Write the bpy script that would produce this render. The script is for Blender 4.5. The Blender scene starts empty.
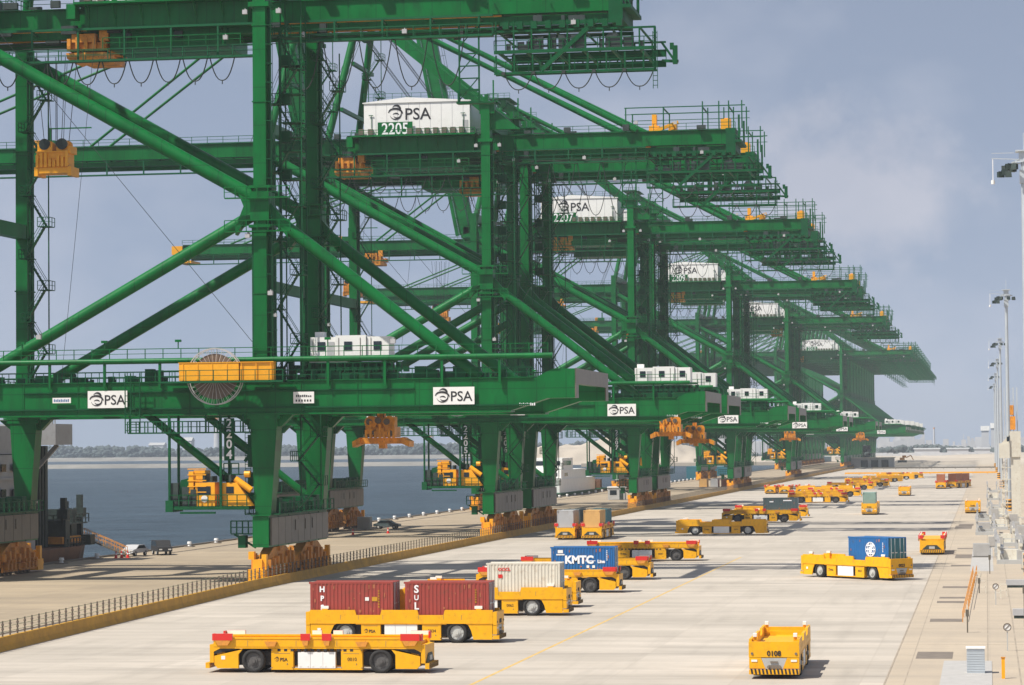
import bpy, math, random
from mathutils import Vector, Matrix
random.seed(7)
S = bpy.context.scene
col = S.collection
R = math.radians

# ------------------------------------------------------------------ camera
TH, PS, RO = R(9.60), R(2.105), R(.53)
fw = Vector((-math.sin(TH)*math.cos(PS), math.cos(TH)*math.cos(PS), math.sin(PS)))
r0 = Vector((math.cos(TH), math.sin(TH), 0)); u0 = r0.cross(fw)
up = u0*math.cos(RO) + r0*math.sin(RO); rt = r0*math.cos(RO) - u0*math.sin(RO)
cd = bpy.data.cameras.new('camera'); cam = bpy.data.objects.new('camera', cd); col.objects.link(cam)
cd.sensor_width = 36; cd.lens = 2800*36/1024; cd.clip_start = 1; cd.clip_end = 60000
m = Matrix((rt, up, -fw)).transposed().to_4x4(); m.translation = (0, 0, 14); cam.matrix_world = m
S.camera = cam

# ------------------------------------------------------------------ sky, sun, exposure
to_sun = Vector((-29, -25, 58)).normalized()
elev = math.asin(to_sun.z); az = math.atan2(to_sun.x, to_sun.y)
W = bpy.data.worlds.new('World'); S.world = W; W.use_nodes = True
nt = W.node_tree; nt.nodes.clear()
out = nt.nodes.new('ShaderNodeOutputWorld'); bg = nt.nodes.new('ShaderNodeBackground')
sky = nt.nodes.new('ShaderNodeTexSky'); sky.sky_type = 'NISHITA'; sky.sun_disc = False
sky.sun_elevation = elev; sky.sun_rotation = az; sky.air_density = 1.0; sky.dust_density = .6; sky.ozone_density = 2.0; sky.altitude = 0
tc = nt.nodes.new('ShaderNodeTexCoord'); mp = nt.nodes.new('ShaderNodeMapping'); mp.inputs['Scale'].default_value = (9, 9, 14); mp.inputs['Location'].default_value = (.35, 0, .2)
nz = nt.nodes.new('ShaderNodeTexNoise'); nz.inputs['Scale'].default_value = 1.3; nz.inputs['Detail'].default_value = 4; nz.inputs['Roughness'].default_value = .5
cr = nt.nodes.new('ShaderNodeValToRGB'); cr.color_ramp.elements[0].position = .47; cr.color_ramp.elements[1].position = .68
cr.color_ramp.elements[0].color = (0, 0, 0, 1); cr.color_ramp.elements[1].color = (.30, .30, .30, 1)
mx = nt.nodes.new('ShaderNodeMix'); mx.data_type = 'RGBA'
hs = nt.nodes.new('ShaderNodeHueSaturation'); hs.inputs['Saturation'].default_value = .70; hs.inputs['Value'].default_value = 1.0
va = nt.nodes.new('ShaderNodeVectorMath'); va.operation = 'ADD'; va.inputs[1].default_value = (0, 0, .30)
nt.links.new(tc.outputs['Generated'], va.inputs[0]); nt.links.new(va.outputs[0], sky.inputs[0])
tn = nt.nodes.new('ShaderNodeMix'); tn.data_type = 'RGBA'; tn.blend_type = 'MULTIPLY'; tn.inputs[0].default_value = 1; tn.inputs[7].default_value = (1.12, 1.0, .93, 1)
nt.links.new(sky.outputs[0], tn.inputs[6]); nt.links.new(tn.outputs[2], hs.inputs['Color'])
nt.links.new(tc.outputs['Generated'], mp.inputs[0]); nt.links.new(mp.outputs[0], nz.inputs['Vector']); nt.links.new(nz.outputs[0], cr.inputs[0])
nt.links.new(cr.outputs[0], mx.inputs['Factor']); nt.links.new(hs.outputs[0], mx.inputs[6]); mx.inputs[7].default_value = (4.4, 4.45, 5.0, 1)
# one soft bright cloud bank, low in the sky to the right
d0 = (fw + rt*(845-512)/2800 + up*(342-195)/2800).normalized()
sb = nt.nodes.new('ShaderNodeVectorMath'); sb.operation = 'SUBTRACT'; sb.inputs[1].default_value = d0; nt.links.new(tc.outputs['Generated'], sb.inputs[0])
m2 = nt.nodes.new('ShaderNodeMapping'); m2.inputs['Scale'].default_value = (20, 20, 26); nt.links.new(sb.outputs[0], m2.inputs[0])
ln = nt.nodes.new('ShaderNodeVectorMath'); ln.operation = 'LENGTH'; nt.links.new(m2.outputs[0], ln.inputs[0])
n4 = nt.nodes.new('ShaderNodeTexNoise'); n4.inputs['Scale'].default_value = 38; n4.inputs['Detail'].default_value = 7; n4.inputs['Roughness'].default_value = .6; nt.links.new(tc.outputs['Generated'], n4.inputs['Vector'])
ad = nt.nodes.new('ShaderNodeMath'); ad.operation = 'MULTIPLY_ADD'; nt.links.new(n4.outputs[0], ad.inputs[0]); ad.inputs[1].default_value = -1.5; nt.links.new(ln.outputs['Value'], ad.inputs[2])
m3 = nt.nodes.new('ShaderNodeMapRange'); m3.inputs[1].default_value = .15; m3.inputs[2].default_value = -.35; m3.inputs[3].default_value = 0; m3.inputs[4].default_value = .26; nt.links.new(ad.outputs[0], m3.inputs[0])
mx2 = nt.nodes.new('ShaderNodeMix'); mx2.data_type = 'RGBA'; nt.links.new(m3.outputs[0], mx2.inputs['Factor']); nt.links.new(mx.outputs[2], mx2.inputs[6]); mx2.inputs[7].default_value = (5.9, 5.4, 5.4, 1)
nt.links.new(mx2.outputs[2], bg.inputs[0]); bg.inputs[1].default_value = .121; nt.links.new(bg.outputs[0], out.inputs[0])
sd = bpy.data.lights.new('sun', 'SUN'); sd.energy = 4.8; sd.angle = R(.9); sd.color = (1, .955, .88)
sun = bpy.data.objects.new('sun', sd); col.objects.link(sun); sun.rotation_euler = to_sun.to_track_quat('Z', 'Y').to_euler(); sun.location = (-200, -200, 400)
vs = S.view_settings; vs.view_transform = 'Standard'; vs.look = 'None'; vs.exposure = 0.40; vs.gamma = 1; vs.use_curve_mapping = False
S.cycles.volume_bounces = 1; S.cycles.max_bounces = 6; S.cycles.use_denoising = True
S.cycles.sample_clamp_indirect = 6

HAZE = .98e-4
# ------------------------------------------------------------------ materials
def mat(name, c, rough=.5, metal=0, var=.12, vscale=.35, stretch=(1, 1, 1), dirt=None, dirt_amt=.3, spec=.5, bump=0, bscale=5, coat=0):
    m = bpy.data.materials.new(name); m.use_nodes = True; n = m.node_tree; b = n.nodes['Principled BSDF']
    b.inputs['Roughness'].default_value = rough; b.inputs['Metallic'].default_value = metal
    b.inputs['Specular IOR Level'].default_value = spec; b.inputs['Coat Weight'].default_value = coat
    t = n.nodes.new('ShaderNodeTexCoord'); mp = n.nodes.new('ShaderNodeMapping'); mp.inputs['Scale'].default_value = stretch
    n.links.new(t.outputs['Object'], mp.inputs[0])
    nz = n.nodes.new('ShaderNodeTexNoise'); nz.inputs['Scale'].default_value = vscale; nz.inputs['Detail'].default_value = 6; nz.inputs['Roughness'].default_value = .62
    n.links.new(mp.outputs[0], nz.inputs['Vector'])
    mr = n.nodes.new('ShaderNodeMapRange'); mr.inputs[1].default_value = .3; mr.inputs[2].default_value = .7; mr.inputs[3].default_value = 1-var; mr.inputs[4].default_value = 1+var
    n.links.new(nz.outputs[0], mr.inputs[0])
    vm = n.nodes.new('ShaderNodeVectorMath'); vm.operation = 'SCALE'; vm.inputs[0].default_value = c; n.links.new(mr.outputs[0], vm.inputs['Scale'])
    last = vm.outputs[0]
    if dirt:
        n2 = n.nodes.new('ShaderNodeTexNoise'); n2.inputs['Scale'].default_value = vscale*3.1; n2.inputs['Detail'].default_value = 8; n2.inputs['Roughness'].default_value = .7
        n.links.new(mp.outputs[0], n2.inputs['Vector'])
        r2 = n.nodes.new('ShaderNodeMapRange'); r2.inputs[1].default_value = .52; r2.inputs[2].default_value = .72; r2.inputs[3].default_value = 0; r2.inputs[4].default_value = dirt_amt
        n.links.new(n2.outputs[0], r2.inputs[0])
        mx = n.nodes.new('ShaderNodeMix'); mx.data_type = 'RGBA'; n.links.new(r2.outputs[0], mx.inputs['Factor']); n.links.new(last, mx.inputs[6]); mx.inputs[7].default_value = (*dirt, 1)
        last = mx.outputs[2]
    n.links.new(last, b.inputs['Base Color'])
    if bump:
        n3 = n.nodes.new('ShaderNodeTexNoise'); n3.inputs['Scale'].default_value = bscale; n3.inputs['Detail'].default_value = 5
        n.links.new(mp.outputs[0], n3.inputs['Vector']); bp = n.nodes.new('ShaderNodeBump'); bp.inputs['Strength'].default_value = bump
        n.links.new(n3.outputs[0], bp.inputs['Height']); n.links.new(bp.outputs[0], b.inputs['Normal'])
    return m

M = {}
M['green'] = mat('green_paint', (.001, .118, .024), .38, var=.26, vscale=.3, stretch=(1, 1, .3), dirt=(.010, .045, .018), dirt_amt=.65, spec=.18)
M['green_dull'] = mat('green_paint_dull', (.002, .075, .024), .55, var=.25, vscale=.5, dirt=(.02, .035, .02), dirt_amt=.4, spec=.15)
M['green_rail'] = mat('green_rail', (.004, .09, .032), .5, spec=.2)
M['dark'] = mat('dark_machinery', (.02, .035, .03), .6, var=.4, vscale=1.2)
M['steel_grey'] = mat('grey_brown_steel', (.115, .10, .075), .45, var=.18, vscale=.7, dirt=(.10, .07, .04), dirt_amt=.5)
M['orange'] = mat('weathered_orange', (.66, .25, .012), .5, var=.35, vscale=.9, dirt=(.10, .035, .015), dirt_amt=.85)
M['rust'] = mat('rusty_brown', (.60, .24, .025), .6, var=.35, vscale=.6, dirt=(.16, .06, .03), dirt_amt=.75)
M['yellow'] = mat('vehicle_yellow', (.80, .39, .003), .42, var=.08, vscale=.8, dirt=(.34, .18, .03), dirt_amt=.45, spec=.35)
M['yellow_o'] = mat('cabin_yellow', (.84, .37, .005), .42, var=.07, vscale=.8, dirt=(.35, .15, .02), dirt_amt=.3)
M['white'] = mat('white_paint', (.78, .77, .73), .5, var=.04, vscale=.5, dirt=(.5, .46, .40), dirt_amt=.25)
M['lettering'] = mat('black_lettering', (.012, .012, .014), .6, var=.02)
M['white_letter'] = mat('white_lettering', (.8, .8, .8), .6, var=.02)
M['red'] = mat('signal_red', (.62, .02, .012), .45, var=.08)
M['tyre'] = mat('tyre_rubber', (.022, .021, .02), .85, var=.2, vscale=3)
M['rim'] = mat('wheel_rim', (.09, .085, .08), .55, var=.2, vscale=3)
M['rim_light'] = mat('wheel_rim_light', (.45, .45, .42), .5, var=.1)
M['black'] = mat('under_frame_black', (.015, .015, .015), .7, var=.2)
M['grey'] = mat('light_grey_paint', (.42, .42, .40), .5, var=.08, dirt=(.25, .22, .18), dirt_amt=.3)
M['galv'] = mat('galvanised_steel', (.50, .54, .56), .45, metal=.35, var=.1)
M['glass'] = mat('dark_glass', (.012, .02, .025), .12, var=.0)
M['cable'] = mat('cable_black', (.02, .03, .025), .7)
M['reel'] = mat('reel_dark', (.13, .10, .075), .6, var=.3, vscale=1.5)
M['maroon'] = mat('container_maroon', (.30, .045, .032), .5, var=.08, vscale=.7, dirt=(.16, .055, .03), dirt_amt=.75)
M['cblue'] = mat('container_blue', (.010, .115, .32), .45, var=.08, vscale=.7, dirt=(.06, .075, .10), dirt_amt=.6)
M['cblue2'] = mat('container_blue_green_doors', (.02, .14, .17), .5, var=.1)
M['cwhite'] = mat('container_offwhite', (.62, .58, .48), .55, var=.08, vscale=.7, dirt=(.42, .33, .22), dirt_amt=.6)
M['cgrey'] = mat('container_grey', (.40, .40, .40), .55, var=.08, dirt=(.25, .2, .15), dirt_amt=.4)
M['cdark'] = mat('container_slate', (.07, .10, .105), .5, var=.1)
M['cbrown'] = mat('container_tan', (.62, .36, .12), .55, var=.1, dirt=(.35, .15, .06), dirt_amt=.4)
M['crust'] = mat('container_rust', (.36, .12, .05), .55, var=.15, dirt=(.2, .08, .05), dirt_amt=.4)
M['cgreen'] = mat('container_pale_green', (.22, .33, .28), .55, var=.15)
M['fence_y'] = mat('kerb_ochre', (.46, .235, .006), .65, var=.2, vscale=.5, dirt=(.16, .07, .02), dirt_amt=.5)
M['shiphull'] = mat('hull_brown', (.17, .075, .035), .6, var=.3, vscale=.25, dirt=(.08, .06, .05), dirt_amt=.6)
M['shipgrey'] = mat('ship_grey', (.30, .30, .30), .5, var=.1, vscale=.3, dirt=(.13, .12, .11), dirt_amt=.4)
M['far_white'] = mat('far_white', (.50, .50, .50), .7, var=.1, vscale=.02)
M['sand'] = mat('pale_sand', (.42, .36, .28), .9, var=.2, vscale=.012, bump=.5, bscale=.05)
M['rock'] = mat('breakwater_rock', (.20, .19, .165), .9, var=.25, vscale=.03)
M['tree'] = mat('tree_belt', (.055, .075, .07), .9, var=.35, vscale=.03)
M['yline'] = mat('line_yellow', (.52, .34, .10), .8, var=.2, vscale=.6, dirt=(.6, .52, .40), dirt_amt=.8)
M['joint'] = mat('joint_filler', (.30, .25, .19), .9, var=.2, vscale=.4)
M['patch'] = mat('dark_grate', (.17, .14, .11), .8, var=.2, vscale=1)
M['slab'] = mat('pale_slab', (.38, .365, .34), .8, var=.1, vscale=1)

def seams_on(m, per, w, dark):
    n = m.node_tree; N = n.nodes; L = n.links; b = N['Principled BSDF']; src = b.inputs['Base Color'].links[0].from_socket
    t = N.new('ShaderNodeTexCoord'); sp = N.new('ShaderNodeSeparateXYZ'); L.new(t.outputs['Object'], sp.inputs[0]); ls = []
    for o, p in ((sp.outputs[0], per), (sp.outputs[2], per*1.3)):
        d = N.new('ShaderNodeMath'); d.operation = 'PINGPONG'; L.new(o, d.inputs[0]); d.inputs[1].default_value = p/2
        l = N.new('ShaderNodeMath'); l.operation = 'LESS_THAN'; L.new(d.outputs[0], l.inputs[0]); l.inputs[1].default_value = w; ls.append(l.outputs[0])
    q = N.new('ShaderNodeMath'); q.operation = 'MAXIMUM'; L.new(ls[0], q.inputs[0]); L.new(ls[1], q.inputs[1])
    k = N.new('ShaderNodeMath'); k.operation = 'MULTIPLY'; L.new(q.outputs[0], k.inputs[0]); k.inputs[1].default_value = dark
    x = N.new('ShaderNodeMix'); x.data_type = 'RGBA'; L.new(k.outputs[0], x.inputs['Factor']); L.new(src, x.inputs[6]); x.inputs[7].default_value = (.004, .03, .012, 1); L.new(x.outputs[2], b.inputs['Base Color'])
seams_on(M['green'], 3.05, .045, .5)
def concrete(name, c, c2, streak, joint=(.30, .26, .21), sx=7.5, sy=7.5):
    m = bpy.data.materials.new(name); m.use_nodes = True; n = m.node_tree; N = n.nodes; L = n.links; b = N['Principled BSDF']
    b.inputs['Roughness'].default_value = .85; b.inputs['Specular IOR Level'].default_value = .3
    t = N.new('ShaderNodeTexCoord')
    def noise(scale, st, det=6, rg=.6):
        mp = N.new('ShaderNodeMapping'); mp.inputs['Scale'].default_value = st; L.new(t.outputs['Object'], mp.inputs[0])
        z = N.new('ShaderNodeTexNoise'); z.inputs['Scale'].default_value = scale; z.inputs['Detail'].default_value = det; z.inputs['Roughness'].default_value = rg
        L.new(mp.outputs[0], z.inputs['Vector']); return z.outputs[0]
    def mr(s, a, b_, c_, d):
        q = N.new('ShaderNodeMapRange'); q.inputs[1].default_value = a; q.inputs[2].default_value = b_; q.inputs[3].default_value = c_; q.inputs[4].default_value = d; L.new(s, q.inputs[0]); return q.outputs[0]
    def mix(f, a, bb):
        x = N.new('ShaderNodeMix'); x.data_type = 'RGBA'; L.new(f, x.inputs['Factor'])
        if isinstance(a, tuple): x.inputs[6].default_value = (*a, 1)
        else: L.new(a, x.inputs[6])
        if isinstance(bb, tuple): x.inputs[7].default_value = (*bb, 1)
        else: L.new(bb, x.inputs[7])
        return x.outputs[2]
    base = mix(mr(noise(.06, (.6, 1, 1), 8, .7), .38, .62, 0, 1), c, c2)
    base = mix(mr(noise(.25, (.12, 1.0, 1), 8, .65), .48, .74, 0, .75), base, streak)      # tyre tracks running across the quay
    base = mix(mr(noise(.5, (1, .10, 1), 7, .6), .52, .78, 0, .45), base, streak)         # and along it
    base = mix(mr(noise(.9, (.05, 1.0, 1), 6, .75), .56, .66, 0, .5), base, streak)      # thin rubber lines
    base = mix(mr(noise(1.7, (1, 1, 1), 8, .7), .60, .80, 0, .35), base, tuple(v*.72 for v in c))
    spz = N.new('ShaderNodeVectorMath'); spz.operation = 'DIVIDE'; L.new(t.outputs['Object'], spz.inputs[0]); spz.inputs[1].default_value = (sx, sy, 50)
    flo = N.new('ShaderNodeVectorMath'); flo.operation = 'FLOOR'; L.new(spz.outputs[0], flo.inputs[0])
    wn = N.new('ShaderNodeTexWhiteNoise'); wn.noise_dimensions = '3D'; L.new(flo.outputs[0], wn.inputs['Vector'])
    base = mix(mr(wn.outputs['Value'], 0, 1, 0, .30), base, streak)
    base = mix(mr(noise(1.6, (.22, 1, 1), 7, .8), .60, .74, 0, .8), base, tuple(v*.38 for v in c))   # oil and rubber spots
    # joints
    sp = N.new('ShaderNodeSeparateXYZ'); L.new(t.outputs['Object'], sp.inputs[0])
    def line(o, per, w):
        d = N.new('ShaderNodeMath'); d.operation = 'PINGPONG'; L.new(o, d.inputs[0]); d.inputs[1].default_value = per/2
        l = N.new('ShaderNodeMath'); l.operation = 'LESS_THAN'; L.new(d.outputs[0], l.inputs[0]); l.inputs[1].default_value = w; return l.outputs[0]
    a = line(sp.outputs[0], sx, .04); bb = line(sp.outputs[1], sy, .10)
    mxx = N.new('ShaderNodeMath'); mxx.operation = 'MAXIMUM'; L.new(a, mxx.inputs[0]); L.new(bb, mxx.inputs[1])
    q = N.new('ShaderNodeMath'); q.operation = 'MULTIPLY'; L.new(mxx.outputs[0], q.inputs[0]); q.inputs[1].default_value = .30
    base = mix(q.outputs[0], base, joint)
    L.new(base, b.inputs['Base Color'])
    bp = N.new('ShaderNodeBump'); bp.inputs['Strength'].default_value = .15; L.new(noise(6, (1, 1, 1), 4), bp.inputs['Height']); L.new(bp.outputs[0], b.inputs['Normal'])
    return m
M['road'] = concrete('road_concrete', (.50, .444, .372), (.41, .364, .302), (.25, .225, .188))
M['apron'] = concrete('apron_concrete', (.385, .305, .205), (.315, .25, .17), (.20, .165, .12))
M['yard'] = concrete('yard_concrete', (.46, .38, .28), (.39, .325, .245), (.31, .265, .21), sx=9, sy=12)
def water():
    m = bpy.data.materials.new('sea_water'); m.use_nodes = True; n = m.node_tree; N = n.nodes; L = n.links; b = N['Principled BSDF']
    b.inputs['Base Color'].default_value = (.03, .065, .08, 1); b.inputs['Roughness'].default_value = .3; b.inputs['IOR'].default_value = 1.33; b.inputs['Specular IOR Level'].default_value = .22
    t = N.new('ShaderNodeTexCoord')
    mp = N.new('ShaderNodeMapping'); mp.inputs['Scale'].default_value = (.7, 1, 1); mp.inputs['Rotation'].default_value = (0, 0, .5); L.new(t.outputs['Object'], mp.inputs[0])
    z = N.new('ShaderNodeTexNoise'); z.inputs['Scale'].default_value = .16; z.inputs['Detail'].default_value = 9; z.inputs['Roughness'].default_value = .65; L.new(mp.outputs[0], z.inputs['Vector'])
    z2 = N.new('ShaderNodeTexNoise'); z2.inputs['Scale'].default_value = .006; z2.inputs['Detail'].default_value = 5; L.new(t.outputs['Object'], z2.inputs['Vector'])
    mr = N.new('ShaderNodeMapRange'); mr.inputs[1].default_value = .35; mr.inputs[2].default_value = .65; mr.inputs[3].default_value = .5; mr.inputs[4].default_value = 1.0; L.new(z2.outputs[0], mr.inputs[0])
    z3 = N.new('ShaderNodeTexNoise'); z3.inputs['Scale'].default_value = .09; z3.inputs['Detail'].default_value = 9; z3.inputs['Roughness'].default_value = .75; L.new(mp.outputs[0], z3.inputs['Vector'])
    rr = N.new('ShaderNodeValToRGB'); rr.color_ramp.elements[0].position = .38; rr.color_ramp.elements[1].position = .66; rr.color_ramp.elements[0].color = (.004, .017, .022, 1); rr.color_ramp.elements[1].color = (.035, .065, .082, 1)  # pale glints on dark water, painted into the base colour
    L.new(z3.outputs[0], rr.inputs[0]); L.new(rr.outputs[0], b.inputs['Base Color'])
    bp = N.new('ShaderNodeBump'); bp.inputs['Distance'].default_value = 3.2; L.new(mr.outputs[0], bp.inputs['Strength']); L.new(z.outputs[0], bp.inputs['Height']); L.new(bp.outputs[0], b.inputs['Normal'])
    return m
M['water'] = water()

# ------------------------------------------------------------------ mesh helpers
class MB:
    def __init__(s, ox=0, oy=0, oz=0): s.v = []; s.f = []; s.o = (ox, oy, oz); s.sm = []
    def add(s, vs, fs, smooth=False):
        k = len(s.v); ox, oy, oz = s.o
        s.v += [(x-ox, y-oy, z-oz) for x, y, z in vs]; s.f += [tuple(i+k for i in f) for f in fs]; s.sm += [smooth]*len(fs); return s
    def box(s, x0, x1, y0, y1, z0, z1):
        return s.add([(x0, y0, z0), (x1, y0, z0), (x1, y1, z0), (x0, y1, z0), (x0, y0, z1), (x1, y0, z1), (x1, y1, z1), (x0, y1, z1)],
              [(3, 2, 1, 0), (4, 5, 6, 7), (0, 1, 5, 4), (1, 2, 6, 5), (2, 3, 7, 6), (3, 0, 4, 7)])
    def frus(s, b, t):  # b, t = (x0,x1,y0,y1,z)
        return s.add([(b[0], b[2], b[4]), (b[1], b[2], b[4]), (b[1], b[3], b[4]), (b[0], b[3], b[4]), (t[0], t[2], t[4]), (t[1], t[2], t[4]), (t[1], t[3], t[4]), (t[0], t[3], t[4])],
              [(3, 2, 1, 0), (4, 5, 6, 7), (0, 1, 5, 4), (1, 2, 6, 5), (2, 3, 7, 6), (3, 0, 4, 7)])
    def tube(s, a, b, r, n=6, r2=None):
        a = Vector(a); b = Vector(b); d = (b-a)
        if d.length < 1e-6: return s
        q = d.to_track_quat('Z', 'Y'); r2 = r if r2 is None else r2
        ca = [a + q @ Vector((math.cos(2*math.pi*i/n)*r, math.sin(2*math.pi*i/n)*r, 0)) for i in range(n)]
        cb = [b + q @ Vector((math.cos(2*math.pi*i/n)*r2, math.sin(2*math.pi*i/n)*r2, 0)) for i in range(n)]
        vs = [tuple(p) for p in ca+cb]
        s.add(vs, [(i, (i+1) % n, n+(i+1) % n, n+i) for i in range(n)], n > 5)
        return s.add(vs, [tuple(range(n-1, -1, -1)), tuple(range(n, 2*n))])
    def bar(s, a, b, w, h):   # rectangular bar, w across, h vertical-ish
        a = Vector(a); b = Vector(b); d = (b-a).normalized()
        side = d.cross(Vector((0, 0, 1)))
        if side.length < 1e-3: side = Vector((1, 0, 0))
        side.normalize(); upv = side.cross(d).normalized()
        vs = []
        for p in (a, b):
            for i, j in ((-1, -1), (1, -1), (1, 1), (-1, 1)): vs.append(tuple(p + side*(w/2*i) + upv*(h/2*j)))
        return s.add(vs, [(0, 1, 2, 3), (7, 6, 5, 4), (0, 4, 5, 1), (1, 5, 6, 2), (2, 6, 7, 3), (3, 7, 4, 0)])
    def path(s, pts, r, n=4):
        for a, b in zip(pts, pts[1:]): s.tube(a, b, r, n)
        return s
    def prism_y(s, poly, y0, y1):   # poly in (x,z)
        n = len(poly); vs = [(x, y0, z) for x, z in poly] + [(x, y1, z) for x, z in poly]
        return s.add(vs, [tuple(range(n)), tuple(range(2*n-1, n-1, -1))] + [(i, n+i, n+(i+1) % n, (i+1) % n) for i in range(n)])
    def prism_x(s, poly, x0, x1):   # poly in (y,z)
        n = len(poly); vs = [(x0, y, z) for y, z in poly] + [(x1, y, z) for y, z in poly]
        return s.add(vs, [tuple(range(n)), tuple(range(2*n-1, n-1, -1))] + [(i, n+i, n+(i+1) % n, (i+1) % n) for i in range(n)])
    def rail_x(s, x0, x1, y, z, h=1.1, step=2.2, r=.035):
        s.bar((x0, y, z+h), (x1, y, z+h), 2*r, 2*r); s.bar((x0, y, z+h*.5), (x1, y, z+h*.5), 1.4*r, 1.4*r)
        n = max(1, int(abs(x1-x0)/step))
        for i in range(n+1):
            x = x0+(x1-x0)*i/n; s.box(x-r, x+r, y-r, y+r, z, z+h)
        return s
    def rail_y(s, x, y0, y1, z, h=1.1, step=2.2, r=.035):
        s.box(x-r, x+r, y0, y1, z+h-r, z+h+r); s.box(x-r*.7, x+r*.7, y0, y1, z+h*.5-r*.7, z+h*.5+r*.7)
        n = max(1, int(abs(y1-y0)/step))
        for i in range(n+1):
            y = y0+(y1-y0)*i/n; s.box(x-r, x+r, y-r, y+r, z, z+h)
        return s
    def mesh(s, name, mt):
        me = bpy.data.meshes.new(name); me.from_pydata(s.v, [], s.f); me.update()
        for p, q in zip(me.polygons, s.sm): p.use_smooth = q
        import bmesh
        bm = bmesh.new(); bm.from_mesh(me); bmesh.ops.recalc_face_normals(bm, faces=bm.faces); bm.to_mesh(me); bm.free()
        me.materials.append(M[mt] if isinstance(mt, str) else mt); return me

def link(name, me, parent=None, loc=None, rot=None):
    o = bpy.data.objects.new(name, me); col.objects.link(o)
    if parent: o.parent = parent
    if loc is not None: o.location = loc
    if rot is not None: o.rotation_euler = rot
    return o
def tag(o, label, cat, group=None):
    o['label'] = label; o['category'] = cat
    if group: o['group'] = group
    return o
def empty(name, loc, rz=0, label=None, cat=None, group=None):
    o = bpy.data.objects.new(name, None); col.objects.link(o); o.location = loc; o.rotation_euler = (0, 0, rz); o.empty_display_size = .5
    if label: tag(o, label, cat, group)
    return o
CACHE = {}
def part(parent, name, key, fn, mt, loc=None, rot=None):
    """one child object; its mesh is built once per key"""
    k = (key, mt)
    if k not in CACHE:
        CACHE[k] = fn().mesh(name, mt)
    return link(name, CACHE[k], parent, loc, rot)
def single(name, mb, mt, label=None, cat=None, group=None, kind=None, loc=None):
    o = link(name, mb.mesh(name, mt), None, loc)
    if label: tag(o, label, cat, group)
    if kind: o['kind'] = kind
    return o
def struct(name, mb, mt): return single(name, mb, mt, kind='structure')
def copy_tree(o, parent=None):
    c = o.copy(); col.objects.link(c)
    if parent: c.parent = parent
    for ch in [x for x in o.children]: copy_tree(ch, c)
    return c
TXT = {}
def text(parent, name, s, size, mt, loc, rot=(math.pi/2, 0, 0), bold=0, sx=1, vert=False, align='CENTER'):
    k = (s, size, mt, bold, vert, align)
    if k not in TXT:
        cu = bpy.data.curves.new('txt', 'FONT'); cu.body = '\n'.join(s) if vert else s; cu.size = size; cu.extrude = .012; cu.offset = bold
        cu.align_x = align; cu.align_y = 'CENTER'; cu.resolution_u = 3
        if vert: cu.space_line = .86
        ob = bpy.data.objects.new('txt', cu); col.objects.link(ob)
        me = bpy.data.meshes.new_from_object(ob.evaluated_get(bpy.context.evaluated_depsgraph_get()))
        bpy.data.objects.remove(ob); me.name = name; me.materials.clear(); me.materials.append(M[mt]); TXT[k] = me
    o = link(name, TXT[k], parent, loc, rot); o.scale = (sx, 1, 1); return o

def emblem_mb():
    """the operator's emblem: a crested head made of sweeping strokes; unit height, in x-z, facing -y"""
    b = MB()
    def stroke(pts, w0, w1):
        n = len(pts)
        L, Rr = [], []
        for i, (x, z) in enumerate(pts):
            a = pts[max(0, i-1)]; c = pts[min(n-1, i+1)]; dx, dz = c[0]-a[0], c[1]-a[1]; l = math.hypot(dx, dz) or 1
            t = i/(n-1); w = (w0+(w1-w0)*t)*math.sin(math.pi*(.12+.80*t))
            L.append((x-dz/l*w, z+dx/l*w)); Rr.append((x+dz/l*w, z-dx/l*w))
        for i in range(n-1):
            b.prism_y([L[i], L[i+1], Rr[i+1], Rr[i]], -.012, .012)
    def arc(cx, cz, r, a0, a1, n=14, ry=None):
        ry = ry or r
        return [(cx+r*math.cos(R(a0+(a1-a0)*i/n)), cz+ry*math.sin(R(a0+(a1-a0)*i/n))) for i in range(n+1)]
    stroke(arc(.0, -.05, .46, 200, 372, ry=.44), .02, .08)            # jaw ring
    stroke(arc(-.02, .0, .50, 178, 8, ry=.30), .03, .12)              # crest over the head
    stroke(arc(.05, .22, .34, 150, -5, ry=.32), .02, .13)
    stroke([(-.58, .02), (-.48, .17), (-.35, .27), (-.2, .32)], .03, .05)
    stroke(arc(.02, -.20, .26, 150, 20, ry=.16), .02, .07)
    stroke(arc(.10, -.22, .24, 190, 340, ry=.16), .03, .05)
    stroke([(.35, .22), (.47, .12), (.55, .0), (.56, -.1)], .07, .05)
    return b

def psa_sign(parent, x, y, z, w=4.3, h=1.8):
    p = part(parent, 'sign_plate', 'psaplate%.1f' % w, lambda: MB().box(-w/2, w/2, -.03, .03, -h/2, h/2), 'white', (x, y, z))
    e = part(p, 'emblem', 'emblem', emblem_mb, 'lettering', (-w*.28, -.045, .0)); e.scale = (h*.72,)*3
    text(p, 'lettering', 'PSA', h*.80, 'lettering', (w*.18, -.04, -h*.06), bold=.012, sx=.98)
    return p

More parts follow.
